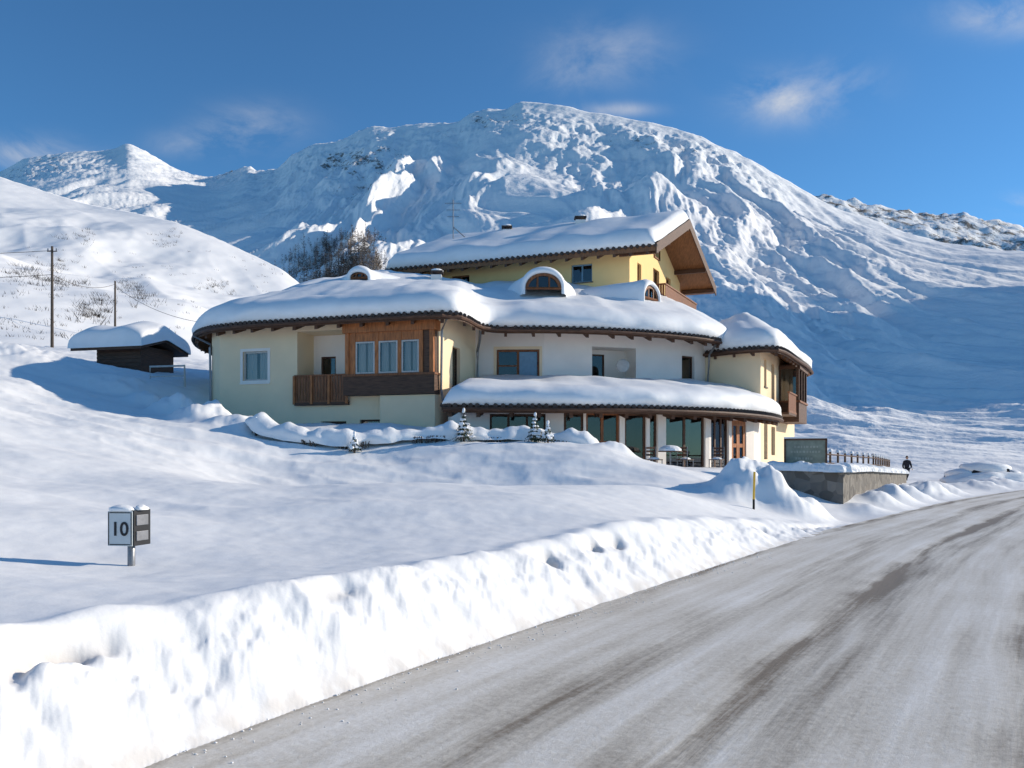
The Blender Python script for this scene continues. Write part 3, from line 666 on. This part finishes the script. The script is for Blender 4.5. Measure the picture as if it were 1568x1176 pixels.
for i in range(0,18):
    p=E0.lerp(E1,(i+.5)/18)-dn; q=p+(R0-E0).normalized()*1.3; s=Vector((.06,-.02,0)); h=Vector((0,0,.15))
    g.hexa([p-s-h,p+s-h,q+s-h,q-s-h,p-s,p+s,q+s,q-s],M_wood)
g.obj('top_roof',hotel)
def top_snow():
    nc=90; prof=[(0,0),(-.10,.12),(-.14,.35),(-.10,.62),(.02,.85),(.25,.97)]
    nr=24
    tot=len(prof)*2+nr*2+1
    X=np.zeros((tot,nc));Y=X.copy();Z=X.copy()
    for k in range(nc):
        u=k/(nc-1); e=E0.lerp(E1,u); r=R0.lerp(R1,u); b=B0.lerp(B1,u)
        end=min(1,min(u,1-u)*nc/2.2+.03)**.5
        th=.80*end*(1+.2*mn.noise(Vector((u*8,3,1))))
        oe=(e-r); oe.z=0; oe.normalize()
        pts=[]
        for w,h in prof: 
            p=e-oe*(w+.08*mn.noise(Vector((u*22,h,2)))); pts.append((p.x,p.y,e.z+h*th+max(w,0)*.43+.02))
        for j in range(nr+1):
            t=.06+(.94)*j/nr; p=e.lerp(r,t); pts.append((p.x,p.y,p.z+th*(1-.2*t**8)+.09*mn.noise(p*.5)))
        for j in range(1,nr+1):
            t=1-.94*j/nr; p=b.lerp(r,t); pts.append((p.x,p.y,p.z+th*(1-.2*t**8)+.09*mn.noise(p*.5)))
        for w,h in prof[::-1]:
            p=b+oe*(w); pts.append((p.x,p.y,b.z+h*th+max(w,0)*.43+.02))
        for r_,p in enumerate(pts[:tot]): X[r_,k],Y[r_,k],Z[r_,k]=p
    grid_obj('top_roof_snow',X[:, ::-1],Y[:, ::-1],Z[:, ::-1],M_rsnow,parent=hotel)
top_snow()
g=G(); fbox(g,FG,2.2,9,.003,1.3,9.7,9.85,M_wood); balcony(g,FG,2.2,9,1.25,9.85,10.95,M_wood3)
fs=F2(FG.p(2.2,0,0)[:2],FG.p(2.2,1.3,0)[:2]); balcony(g,fs,0,1.3,0,9.85,10.95,M_wood3)
g.obj('gable_balcony',hotel)
def dormer(name,cx,cy,zb,r,dirv,length=3.2,h=1.0,st=.4,flare=1.6):
    g=G(); d=Vector((dirv[0],dirv[1],0)).normalized(); s=Vector((-d.y,d.x,0))
    n=20
    def arc(R,H,off): return [Vector((cx,cy,zb))+d*off+s*(math.cos(math.pi*i/n)*R)+Vector((0,0,math.sin(math.pi*i/n)*H)) for i in range(n+1)]
    a=arc(r,r*h,0)
    g.face(arc(r*.88,r*h*.86,-.12),M_dark)
    g.face(arc(r*.84,r*h*.82,-.08),M_glass)
    b=arc(r*.84,r*h*.82,.0); a2=arc(r*.84,r*h*.82,-.15)
    for i in range(n):
        g.face([a[i],a[i+1],b[i+1],b[i]],M_wood3); g.face([b[i],b[i+1],a2[i+1],a2[i]],M_wood)
    for k in (-.33,.33):
        p=Vector((cx,cy,zb))+s*(k*r); q=p+Vector((0,0,r*h*.78)); g.tube([p,q],.04,M_wood3,4)
    p=Vector((cx,cy,zb)); g.tube([p-s*r,p+s*r],.06,M_wood3,4)
    g.obj(name,hotel)
    ny=14; prof=[(0,.02),(.12,.10),(.4,.12),(.75,.02),(1,-.2),(1,-.6)]
    offs=prof+[(1,-.6-(length-.6)*(j+1)/ny) for j in range(ny)]
    X=np.zeros((len(offs),n+1));Y=X.copy();Z=X.copy()
    for k,(q,off) in enumerate(offs):
        H=r*h+.02+st*q; qq=1+(flare-1)*min(1,max(0,(-.6-off))/1.5)
        for i in range(n+1):
            an=math.pi*i/n; c=math.cos(an)
            rad=(r+.02+st*.7*q)*qq
            p=Vector((cx,cy,zb))+d*off+s*(c*rad); X[k,i]=p.x;Y[k,i]=p.y
            Z[k,i]=zb+math.sin(an)*H+.04*mn.noise(p)-(.3 if i in(0,n) else 0)
    grid_obj(name+'_snow',X,Y,Z,M_rsnow,parent=hotel)
dormer('arched_dormer',1.45,39.2,9.5,.82,(.02,-1),4,.85,.34,1.6)
dormer('arched_dormer_right',6.7,41.0,9.35,.64,(.75,-.66),3.4,.95,.32,1.5)
dormer('arched_dormer_left',-7.2,40.0,10.15,.40,(-.1,-1),4.5,.6,.36,3.2)
def chimney(name,x,y,z0,z1,w):
    g=G(); g.box(x-w,x+w,y-w,y+w,z0,z1,M_white); g.box(x-w*1.2,x+w*1.2,y-w*1.2,y+w*1.2,z1+.12,z1+.2,M_tile)
    for a in (-1,1):
        for b in (-1,1): g.box(x+a*w*.8-.04,x+a*w*.8+.04,y+b*w*.8-.04,y+b*w*.8+.04,z1,z1+.12,M_tile)
    g.blob((x,y,z1+.2),w*1.25,w*1.25,.14,M_rsnow,12,6,.1,True)
    g.obj(name,hotel)
chimney('chimney_a',3.9,48.5,13.5,15.2,.28); chimney('chimney_b',-.3,50.3,13.5,15.15,.26); chimney('chimney_c',-3.75,42.3,9.5,10.75,.26)
g=G(); g.tube([(-3.5,50.5,13),(-3.5,50.5,17.0)],.035,M_metal,5)
for z,l in ((16.8,.5),(16.4,.4),(16.0,.35)):
    g.tube([(-3.5-l,50.5,z),(-3.5+l,50.5,z)],.018,M_metal,4)
g.tube([(-3.5,50.5,15.4),(-2.6,50.5,14.6)],.03,M_metal,4)
g.obj('antenna',hotel)
g=G()
g.tube([(-1.3,34.9,6.95),(-1.35,35.5,6.6),(-1.5,36.9,6.3),(-1.5,37.0,5.2)],.06,M_metal,6)
g.tube([(-2.45,31.9,6.9),(-2.7,32.7,6.6),(-2.75,32.9,4.3),(-2.6,32.9,3.5)],.05,M_metal,6)
g.tube([(9.4,39.2,6.9),(9.3,40.0,6.5),(9.25,40.2,5)],.06,M_metal,6)
g.tube([(-13.9,37,7.0),(-13.1,36.9,6.6),(-12.95,36.4,6.4),(-12.9,36.4,3)],.05,M_metal,6)
g.obj('downpipes',hotel)
g=G(); g.blob((4.9,37.6,5.75),.3,.08,.3,M_frame,12,7,0); g.tube([(4.9,37.6,5.75),(4.9,37.9,5.6)],.03,M_metal,5); g.obj('satellite_dish',hotel)
# ------------------------------------------------------------------ shed
shed=empty('wooden_shed')
g=G(); fa=F2((-21.7,44.4),(-19.1,43.7))
fbox(g,fa,0,fa.L,-2.6,0,4.5,7.45,M_wood)
for i in range(10): fbox(g,fa,0,fa.L,.0,.03,5.4+i*.2,5.4+i*.2+.16,M_wood)
g.obj('walls',shed)
g=G(); c=Vector((-20.2,45.3,0)); d=fa.d; n=fa.n
def sp(a,b,z): q=Vector((c.x,c.y))+d*a+n*b; return (q.x,q.y,z)
A0,A1,BW=-2.3,2.0,1.9
g.hexa([sp(A0,BW,7.2),sp(A1,BW,7.2),sp(A1,0,7.75),sp(A0,0,7.75),sp(A0,BW,7.35),sp(A1,BW,7.35),sp(A1,0,7.9),sp(A0,0,7.9)],M_wood)
g.hexa([sp(A0,0,7.75),sp(A1,0,7.75),sp(A1,-BW,7.2),sp(A0,-BW,7.2),sp(A0,0,7.9),sp(A1,0,7.9),sp(A1,-BW,7.35),sp(A0,-BW,7.35)],M_wood)
g.obj('roof',shed)
nc,nr=34,26; X=np.zeros((nr,nc));Y=X.copy();Z=X.copy()
for i in range(nr):
    for j in range(nc):
        ta=j/(nc-1)*2-1; tb=i/(nr-1)*2-1
        a=(A0+A1)/2+(A1-A0)/2*1.05*math.sin(ta*math.pi/2); b=-BW*1.05*math.sin(tb*math.pi/2); q=sp(a,b,0)
        ed=(max(0,1-abs(ta)**4)*max(0,1-abs(tb)**4))**.5
        X[i,j],Y[i,j]=q[0],q[1]; Z[i,j]=7.33+.55*(1-abs(b)/BW/1.05)+.95*ed*(1+.25*mn.noise(Vector((a*.6,b*.6,0))))
grid_obj('roof_snow',X,Y,Z,M_rsnow,parent=shed)
g=G()
pp=[(-16.2,38,4.9),(-16.2,38,5.75),(-14.5,37.6,5.75),(-14.5,37.6,4.8)]
g.tube(pp,.05,M_frame,6); g.tube([(-16.2,38,5.3),(-14.5,37.6,5.3)],.03,M_frame,5); g.obj('metal_railing')
# ------------------------------------------------------------------ utility poles + line
def upole(name,x,y,top,arm):
    z=hill.z_at(x,y) if y>55 else gz(x,y)
    g=G(); g.tube([(x,y,z-1),(x,y,top)],[.12,.08],M_pole,8)
    if arm:
        g.tube([(x-.35,y,top-.35),(x+.35,y,top-.35)],.04,M_pole,5)
        for k in (-.3,.3): g.tube([(x+k,y,top-.35),(x+k,y,top-.15)],.04,M_metal,6)
    g.obj(name)
upole('utility_pole',-32.5,60,16.6,True); upole('utility_pole.001',-37.4,80,18.3,False)
g=G()
def wire(p,q,sag):
    pts=[Vector(p).lerp(Vector(q),t/16)-Vector((0,0,sag*4*(t/16)*(1-t/16))) for t in range(17)]; g.tube(pts,.018,M_pole,4)
wire((-60,52,15.5),(-32.5,60,16.3),.8); wire((-32.5,60,14.6),(-37.4,80,18),.6); wire((-37.4,80,17.8),(-19,62,11.5),1.2); wire((-60,52,14.0),(-32.5,60,14.6),.8)
g.obj('power_line')
# ------------------------------------------------------------------ stone wall, board, railings
g=G()
P=[(8.4,27.4),(10.3,26.4),(13.0,31),(17.2,38.2),(23.0,49.5)]
tops=[1.3,1.25,1.2,1.0,.75]
for i in range(4):
    f=F2(P[i],P[i+1]); n=max(2,int(f.L/1.0))
    for k in range(n):
        A=f.L*k/n; B=f.L*(k+1)/n; z0=tops[i]+(tops[i+1]-tops[i])*k/n; z1=tops[i]+(tops[i+1]-tops[i])*(k+1)/n
        g.hexa([f.p(A,0,-.5),f.p(B,0,-.5),f.p(B,-.45,-.5),f.p(A,-.45,-.5),f.p(A,0,z0),f.p(B,0,z1),f.p(B,-.45,z1),f.p(A,-.45,z0)],M_stone)
for i in range(4):
    f=F2(P[i],P[i+1]); n=int(f.L/.25)
    for k in range(n+1):
        A=f.L*k/n; z0=tops[i]+(tops[i+1]-tops[i])*k/n; p=f.p(A,-.22,z0)
        g.blob((p[0],p[1],p[2]-.02),.40,.36,.24+.05*random.random(),M_snow,10,5,.2,True)
g.obj('stone_wall')
g=G(); fbx=F2((9.0,27.9),(10.15,27.5))
M_board=pmat('board_grey_green',(.22,.24,.19),.6,.2,6,.1)
fbox(g,fbx,0,fbx.L,-.05,0,1.35,2.25,M_board)
for z in (1.3,2.25): fbox(g,fbx,-.06,fbx.L+.06,-.08,.03,z,z+.06,M_wood)
for a in (-.06,fbx.L): fbox(g,fbx,a,a+.06,-.08,.03,.6,2.31,M_wood)
fbox(g,fbx,-.06,fbx.L+.06,-.1,.05,2.311,2.36,M_snow)
M_faint=pmat('board_lettering',(.33,.34,.28),.6,.2,6,.1)
for z,a,w in ((2.0,.25,.75),(1.84,.15,.95),(1.62,.3,.6)):
    q=a
    while q<a+w-.05: 
        l=random.uniform(.04,.09); fbox(g,fbx,q,q+l,.001,.004,z,z+.07,M_faint); q+=l+.03
g.obj('hotel_sign_board')
g=G()
def rail(p,q,z0,z1,n):
    for i in range(n+1):
        t=i/n; x=p[0]+(q[0]-p[0])*t; y=p[1]+(q[1]-p[1])*t; z=z0+(z1-z0)*t
        g.tube([(x,y,z-.3),(x,y,z+.75)],.04,M_wood,6); g.blob((x,y,z+.75),.1,.1,.12,M_snow,8,4,.1,True)
    for h in (.35,.66): g.tube([(p[0],p[1],z0+h),(q[0],q[1],z1+h)],.028,M_wood,5)
rail((10.4,28.5),(16.6,39),1.15,1.0,8); rail((16.6,39),(22,49.5),1.0,.8,8)
g.obj('terrace_railing')
g=G(); M_yel=pmat('yellow_paint',(.7,.42,.05),.5,.1,6,.05)
z=gz(6.15,21.6); g.tube([(6.15,21.6,z-.3),(6.15,21.6,z+.25)],.03,M_dark,8); g.tube([(6.15,21.6,z+.25),(6.17,21.6,z+.95)],.03,M_yel,8); g.obj('snow_stake')
# ------------------------------------------------------------------ hedge and little conifers
hedge=[(-8.6,27.7),(-7.2,27.1),(-5.6,26.9),(-4.0,27.4),(-2.0,27.9),(0,28.2),(1.4,28.3),(3.0,28.0)]
hp=chaikin(hedge,2); HC=[]
for k in range(len(hp)-1):
    a=Vector(hp[k]);b=Vector(hp[k+1]); n=max(1,int((b-a).length/.1))
    for j in range(n): HC.append(a.lerp(b,j/n))
ring=14; nH=len(HC); X=np.zeros((ring,nH));Y=X.copy();Z=X.copy()
g=G()
for k,p in enumerate(HC):
    dd=(HC[min(k+1,nH-1)]-HC[max(k-1,0)]).normalized(); nn=Vector((dd.y,-dd.x)); z=gz(p.x,p.y)
    en=min(1,min(k,nH-1-k)/4+.02)**.5
    hh=(.40+.30*mn.noise(Vector((p.x*.8,p.y,3)))+.18*mn.noise(Vector((p.x*2.6,p.y,8))))*en
    for r in range(ring):
        an=math.pi*1.12*(r/(ring-1))-.06*math.pi
        rr_=.46*(1+.4*mn.noise(Vector((p.x*1.6,an*1.5,1))))*en
        q=p+nn*(math.cos(an)*rr_); X[r,k]=q.x;Y[r,k]=q.y;Z[r,k]=z+.08+hh*max(math.sin(an),-.2)
    if mn.noise(Vector((p.x*.9,5,2)))>.08:
        for q in range(3):
            x0=p.x+nn.x*.40+random.gauss(0,.05); y0=p.y+nn.y*.40; g.tube([(x0,y0,z-.12),(x0+random.gauss(0,.07),y0+nn.y*.06,z+.11)],.012,M_bark,3,False)
ho=grid_obj('snow_covered_hedge',X,Y,Z,M_snow)
g.obj('hedge_twigs',ho)
def conifer(name,x,y,h):
    z=gz(x,y)+.15; g=G(); g.tube([(x,y,z-.2),(x,y,z+h)],[.04,.01],M_bark,6)
    tiers=7
    for t in range(tiers):
        k=t/(tiers-1); zz=z+h*(.08+.86*k); R=h*.42*(1-k*.9)
        nb=max(4,int(9*(1-k*.6)))
        for i in range(nb):
            a=6.283*i/nb+t*.7+random.uniform(-.3,.3); L=R*random.uniform(.6,1.15); dx,dy=math.cos(a),math.sin(a)
            for s in range(6):
                aa=a+random.uniform(-.5,.5); l=L*random.uniform(.7,1.2)
                p=(x+math.cos(aa)*l,y+math.sin(aa)*l,zz-l*random.uniform(.3,.7))
                w=.022
                g.face([(x,y,zz),(p[0]-dy*w,p[1]+dx*w,p[2]),(p[0],p[1],p[2]-.05),(p[0]+dy*w,p[1]-dx*w,p[2])],M_needle)
            if random.random()<.6: g.blob((x+dx*L*.62,y+dy*L*.62,zz-L*.2),L*.36+.02,L*.36+.02,.035+.03*random.random(),M_snow,7,4,.5)
    g.blob((x,y,z+h),.05,.05,.07,M_snow,6,4,.2)
    g.obj(name)
conifer('small_conifer',-1.55,27.3,.85); conifer('small_conifer.001',.75,27.4,.75); conifer('small_conifer.002',-4.9,26.4,.45); conifer('small_conifer.003',-8.2,27.2,.4); conifer('small_conifer.004',1.15,27.2,.5)
# ------------------------------------------------------------------ kilometre marker
km=empty('kilometre_marker_sign')
M_plate=pmat('sign_plate',(.60,.63,.62),.45,.06,6,.05); M_black=pmat('sign_black',(.02,.02,.022),.5,.1,6,0)
zz=gz(-3.97,8.8)
g=G(); fk=F2((-4.19,8.80),(-3.92,8.76))
fbox(g,fk,0,fk.L,-.03,0,.78,1.14,M_plate)
for q in (0,fk.L-.02): fbox(g,fk,q+.005,q+.015,.0005,.003,.79,1.13,M_black)
fbox(g,fk,.02,fk.L-.02,.0005,.003,.79,.80,M_black); fbox(g,fk,.02,fk.L-.02,.0005,.003,1.12,1.13,M_black)
g.obj('front_plate',km,bevel=.004)
g=G(); fk2=F2((-3.905,8.77),(-3.84,9.02))
fbox(g,fk2,0,fk2.L,-.03,0,.78,1.15,M_black); fbox(g,fk2,.03,.21,.001,.012,.83,.93,M_metal); fbox(g,fk2,.03,.21,.001,.012,.99,1.10,M_metal)
g.obj('side_plate',km,bevel=.004)
g=G(); g.tube([(-3.99,8.9,zz-.5),(-3.99,8.9,1.1)],.038,M_metal,12); g.obj('post',km,smooth=True)
g=G(); g.blob((-4.05,8.84,1.145),.15,.10,.055,M_snow,14,6,.25,True); g.blob((-3.88,8.9,1.15),.06,.10,.05,M_snow,12,6,.25,True); g.obj('snow_cap',km,smooth=True)
cu=bpy.data.curves.new('digits','FONT'); cu.body='10'; cu.size=.20; cu.extrude=.0015; cu.align_x='CENTER'; cu.offset=.003
to=link(bpy.data.objects.new('digits',cu),km); q=fk.p(fk.L/2,.004,.89); to.location=q; to.rotation_euler=(math.pi/2,0,math.atan2(fk.d.y,fk.d.x)); cu.materials.append(M_black)
# ------------------------------------------------------------------ terrace furniture
def chair(name,x,y,a):
    g=G(); ca,sa=math.cos(a),math.sin(a); z=1.165
    def T(u,v,w): return (x+u*ca-v*sa,y+u*sa+v*ca,z+w)
    for u in (-.2,.2):
        for v in (-.2,.2): g.tube([T(u,v,0),T(u,v,.9 if v>0 else .45)],.018,M_metal,5)
    g.hexa([T(-.22,-.22,.43),T(.22,-.22,.43),T(.22,.22,.43),T(-.22,.22,.43),T(-.22,-.22,.46),T(.22,-.22,.46),T(.22,.22,.46),T(-.22,.22,.46)],M_wood)
    for w in (.58,.7,.82): g.hexa([T(-.2,.19,w),T(.2,.19,w),T(.2,.21,w),T(-.2,.21,w),T(-.2,.19,w+.07),T(.2,.19,w+.07),T(.2,.21,w+.07),T(-.2,.21,w+.07)],M_wood)
    g.blob(T(0,0,.46),.2,.2,.08,M_snow,10,4,.1,True); g.obj(name)
chair('terrace_chair',4.9,29.3,.4); chair('terrace_chair.001',6.1,29.9,2.4); chair('terrace_chair.002',7.4,30.7,-.6)
g=G(); g.tube([(5.5,29.5,1.16),(5.5,29.5,1.88)],.03,M_metal,6); g.tube([(5.5,29.5,1.88),(5.5,29.5,1.92)],.42,M_wood,16); g.blob((5.5,29.5,1.92),.4,.4,.2,M_snow,14,5,.1,True); g.obj('terrace_table')
# ------------------------------------------------------------------ snow covered car
car=empty('snow_covered_car')
M_paint=pmat('car_paint',(.35,.37,.40),.3,.05,3,0,spec=.6)
cx,cy=31.5,57; cz=gz(cx,cy)-.45
sec=[(-2.1,.35,.75,.80),(-1.9,.3,.9,.85),(-1.1,.28,1.0,.88),(-.6,.28,1.4,.84),(.6,.28,1.45,.84),(1.5,.28,1.25,.84),(2.0,.3,.95,.84),(2.15,.4,.85,.8)]
g=G(); prev=None
for (u,zb,zt,w) in sec:
    belt=.92; r=[(u,-w,zb),(u,-w,min(belt,zt)),(u,-w*(.72 if zt>1.1 else .9),zt),(u,w*(.72 if zt>1.1 else .9),zt),(u,w,min(belt,zt)),(u,w,zb)]
    r=[(cx+p[0],cy+p[1],cz+p[2]) for p in r]
    if prev:
        for i in range(5): g.face([prev[i],r[i],r[i+1],prev[i+1]],M_dark if (i in(1,3) and zt>1.1) else M_paint)
    prev=r
g.obj('body',car)
g=G()
for u in (-1.35,1.35):
    for v in (-.8,.8): g.tube([(cx+u,cy+v-.1,cz+.32),(cx+u,cy+v+.1,cz+.32)],.32,M_black,14); g.tube([(cx+u,cy+v-.11,cz+.32),(cx+u,cy+v+.11,cz+.32)],.17,M_metal,12)
g.obj('wheels',car)
g=G(); g.blob((cx+.2,cy,cz+1.22),1.7,.98,.52,M_snow,24,10,.2); g.blob((cx-1.45,cy,cz+.85),.9,.95,.40,M_snow,16,8,.15); g.blob((cx+1.9,cy,cz+.85),.6,.9,.4,M_snow,16,8,.15); g.blob((cx-.2,cy-1.0,cz+.1),3.0,.8,.95,M_snow,24,8,.45,True); g.obj('snow_cover',car,smooth=True)
# ------------------------------------------------------------------ walking person
person=empty('walking_person')
M_cloth=pmat('dark_jacket',(.02,.02,.028),.8,.2,6,.2); M_trs=pmat('dark_trousers',(.025,.025,.03),.8,.2,6,.2); M_skin=pmat('skin',(.5,.3,.22),.6,.05,6,0); M_hair=pmat('hair',(.04,.025,.015),.8,.2,20,0)
def skin(name,verts,edges,radii,mat,root=0,sub=1):
    me=bpy.data.meshes.new(name); me.from_pydata(verts,edges,[]); me.materials.append(mat)
    o=link(bpy.data.objects.new(name,me),person)
    o.modifiers.new('skin','SKIN')
    lay=me.skin_vertices[0].data
    for i,r in enumerate(radii): lay[i].radius=(r,r)
    lay[root].use_root=True
    o.modifiers.new('sub','SUBSURF').levels=sub; o.modifiers['sub'].render_levels=sub
    return o
px,py,pz=27.9,60.0,gz(27.9,60)
V=lambda *p:(px+p[0],py+p[1],pz+p[2])
vs=[V(0,0,.93),V(0,0,1.1),V(0,-.02,1.3),V(0,-.03,1.44),V(0,-.04,1.53),V(-.19,-.03,1.38),V(-.25,.06,1.12),V(-.24,.0,.9),V(.19,-.03,1.38),V(.25,-.10,1.14),V(.24,-.24,.95)]
skin('jacket',vs,[(0,1),(1,2),(2,3),(3,4),(3,5),(5,6),(6,7),(3,8),(8,9),(9,10)],[.19,.18,.21,.15,.07,.095,.07,.05,.095,.07,.05],M_cloth)
vs=[V(0,0,.92),V(-.1,.0,.86),V(-.11,-.15,.5),V(-.11,-.12,.1),V(-.11,-.27,.05),V(.1,.0,.86),V(.11,.07,.48),V(.11,.3,.14),V(.11,.2,.04)]
skin('trousers',vs,[(0,1),(1,2),(2,3),(3,4),(0,5),(5,6),(6,7),(7,8)],[.17,.12,.09,.065,.05,.12,.09,.065,.05],M_trs)
g=G(); hx,hy,hz=px,py-.05,pz+1.66
g.blob((hx,hy,hz),.078,.095,.12,M_skin,14,10,0); g.blob((hx,hy+.015,hz+.03),.088,.10,.115,M_hair,14,8,.05,True); g.blob((hx,hy+.04,hz),.085,.075,.10,M_hair,12,8,.05)
g.blob((hx,hy-.10,hz-.01),.014,.02,.02,M_skin,6,4,0)
for s in(-1,1): g.blob((hx+s*.03,hy-.088,hz+.015),.012,.01,.008,M_black,6,4,0); g.blob((hx+s*.08,hy,hz),.012,.02,.03,M_skin,6,4,0)
g.box(hx-.025,hx+.025,hy-.094,hy-.085,hz-.055,hz-.047,M_hair)
g.obj('head',person,smooth=True)
g=G()
for (x,y,z) in ((-.24,-.01,.87),(.24,-.27,.92)):
    g.blob(V(x,y,z-.04),.022,.045,.055,M_skin,8,6,0)
    for i,l in enumerate((.06,.075,.07,.055)):
        fy=y-.03+i*.02; g.tube([V(x,fy,z-.08),V(x+.01,fy,z-.08-l*.6),V(x+.02,fy,z-.08-l)],[.009,.008,.007],M_skin,5)
    g.tube([V(x,y-.04,z-.03),V(x+.01,y-.07,z-.07),V(x+.01,y-.07,z-.1)],[.011,.01,.008],M_skin,5)
g.obj('hands',person,smooth=True)
# ------------------------------------------------------------------ sun, sky, camera
az=math.radians(15); el=math.radians(20.5)
S=Vector((math.cos(az)*math.cos(el),math.sin(az)*math.cos(el),math.sin(el)))
sd=bpy.data.lights.new('sun','SUN'); sd.energy=4.8; sd.angle=math.radians(.53); sd.color=(1,.90,.75)
so=link(bpy.data.objects.new('sun',sd)); so.rotation_euler=S.to_track_quat('Z','Y').to_euler(); so.location=(60,30,60)
w=bpy.data.worlds.new('World'); scene.world=w; w.use_nodes=True; nt=w.node_tree
bg=nt.nodes['Background']; bg.inputs['Strength'].default_value=.15
sky=N(nt,'ShaderNodeTexSky',sky_type='NISHITA'); sky.sun_disc=False; sky.sun_elevation=el; sky.sun_rotation=math.pi/2-az
sky.altitude=1900; sky.air_density=1.0; sky.dust_density=.3; sky.ozone_density=2.0
tc=N(nt,'ShaderNodeTexCoord'); sp_=N(nt,'ShaderNodeSeparateXYZ'); nt.links.new(tc.outputs['Generated'],sp_.inputs[0])
def M(op,a,b=None,c=None):
    n=N(nt,'ShaderNodeMath',operation=op)
    for i,q in enumerate((a,b,c)):
        if q is None: continue
        if isinstance(q,(int,float)): n.inputs[i].default_value=q
        else: nt.links.new(q,n.inputs[i])
    return n.outputs[0]
ymax=M('MAXIMUM',sp_.outputs[1],.05); B_=M('DIVIDE',sp_.outputs[0],ymax); E_=M('DIVIDE',sp_.outputs[2],ymax)
cn=N(nt,'ShaderNodeTexNoise'); cn.inputs['Scale'].default_value=9; cn.inputs['Detail'].default_value=10; cn.inputs['Roughness'].default_value=.62; cn.inputs['Distortion'].default_value=.5
mp=N(nt,'ShaderNodeMapping'); mp.inputs['Scale'].default_value=(1,1,1.6); nt.links.new(tc.outputs['Generated'],mp.inputs[0]); nt.links.new(mp.outputs[0],cn.inputs['Vector'])
tot=0
for (u,v,ru,rv,am) in ((930,80,90,40,.42),(870,120,50,25,.3),(1205,150,75,34,.9),(1290,120,60,30,.35),(390,195,70,30,.6),(300,220,60,20,.4),(1530,22,75,28,1.0),(1562,312,28,14,.9),(40,235,80,22,1.0),(930,168,60,10,.8)):
    dx=M('DIVIDE',M('SUBTRACT',B_,bu(u)),ru/1300); dy=M('DIVIDE',M('SUBTRACT',E_,ev(v)),rv/1300)
    g_=M('MULTIPLY',M('EXPONENT',M('MULTIPLY',M('ADD',M('MULTIPLY',dx,dx),M('MULTIPLY',dy,dy)),-1)),am)
    tot=g_ if isinstance(tot,int) else M('ADD',tot,g_)
nr_=N(nt,'ShaderNodeMapRange'); nr_.inputs[1].default_value=.36; nr_.inputs[2].default_value=.72; nt.links.new(cn.outputs['Fac'],nr_.inputs[0])
cm=M('MINIMUM',M('MULTIPLY',tot,nr_.outputs[0]),.8)
tint=N(nt,'ShaderNodeMixRGB',blend_type='MULTIPLY'); tint.inputs[0].default_value=1; tint.inputs['Color2'].default_value=(.44,.80,1.02,1); nt.links.new(sky.outputs[0],tint.inputs['Color1'])
mx=N(nt,'ShaderNodeMixRGB'); mx.inputs['Color2'].default_value=(4.6,4.7,4.9,1)
nt.links.new(cm,mx.inputs[0]); nt.links.new(tint.outputs[0],mx.inputs['Color1']); nt.links.new(mx.outputs[0],bg.inputs[0])
cam=bpy.data.cameras.new('camera'); cam.sensor_width=36; cam.lens=1300/1568*36; cam.shift_y=(700-588)/1568; cam.clip_end=12000; cam.clip_start=.05
co=link(bpy.data.objects.new('camera',cam)); co.location=(0,0,EYE); co.rotation_euler=(math.pi/2,0,0)
scene.camera=co
scene.view_settings.view_transform='Standard'; scene.view_settings.look='None'; scene.view_settings.exposure=0
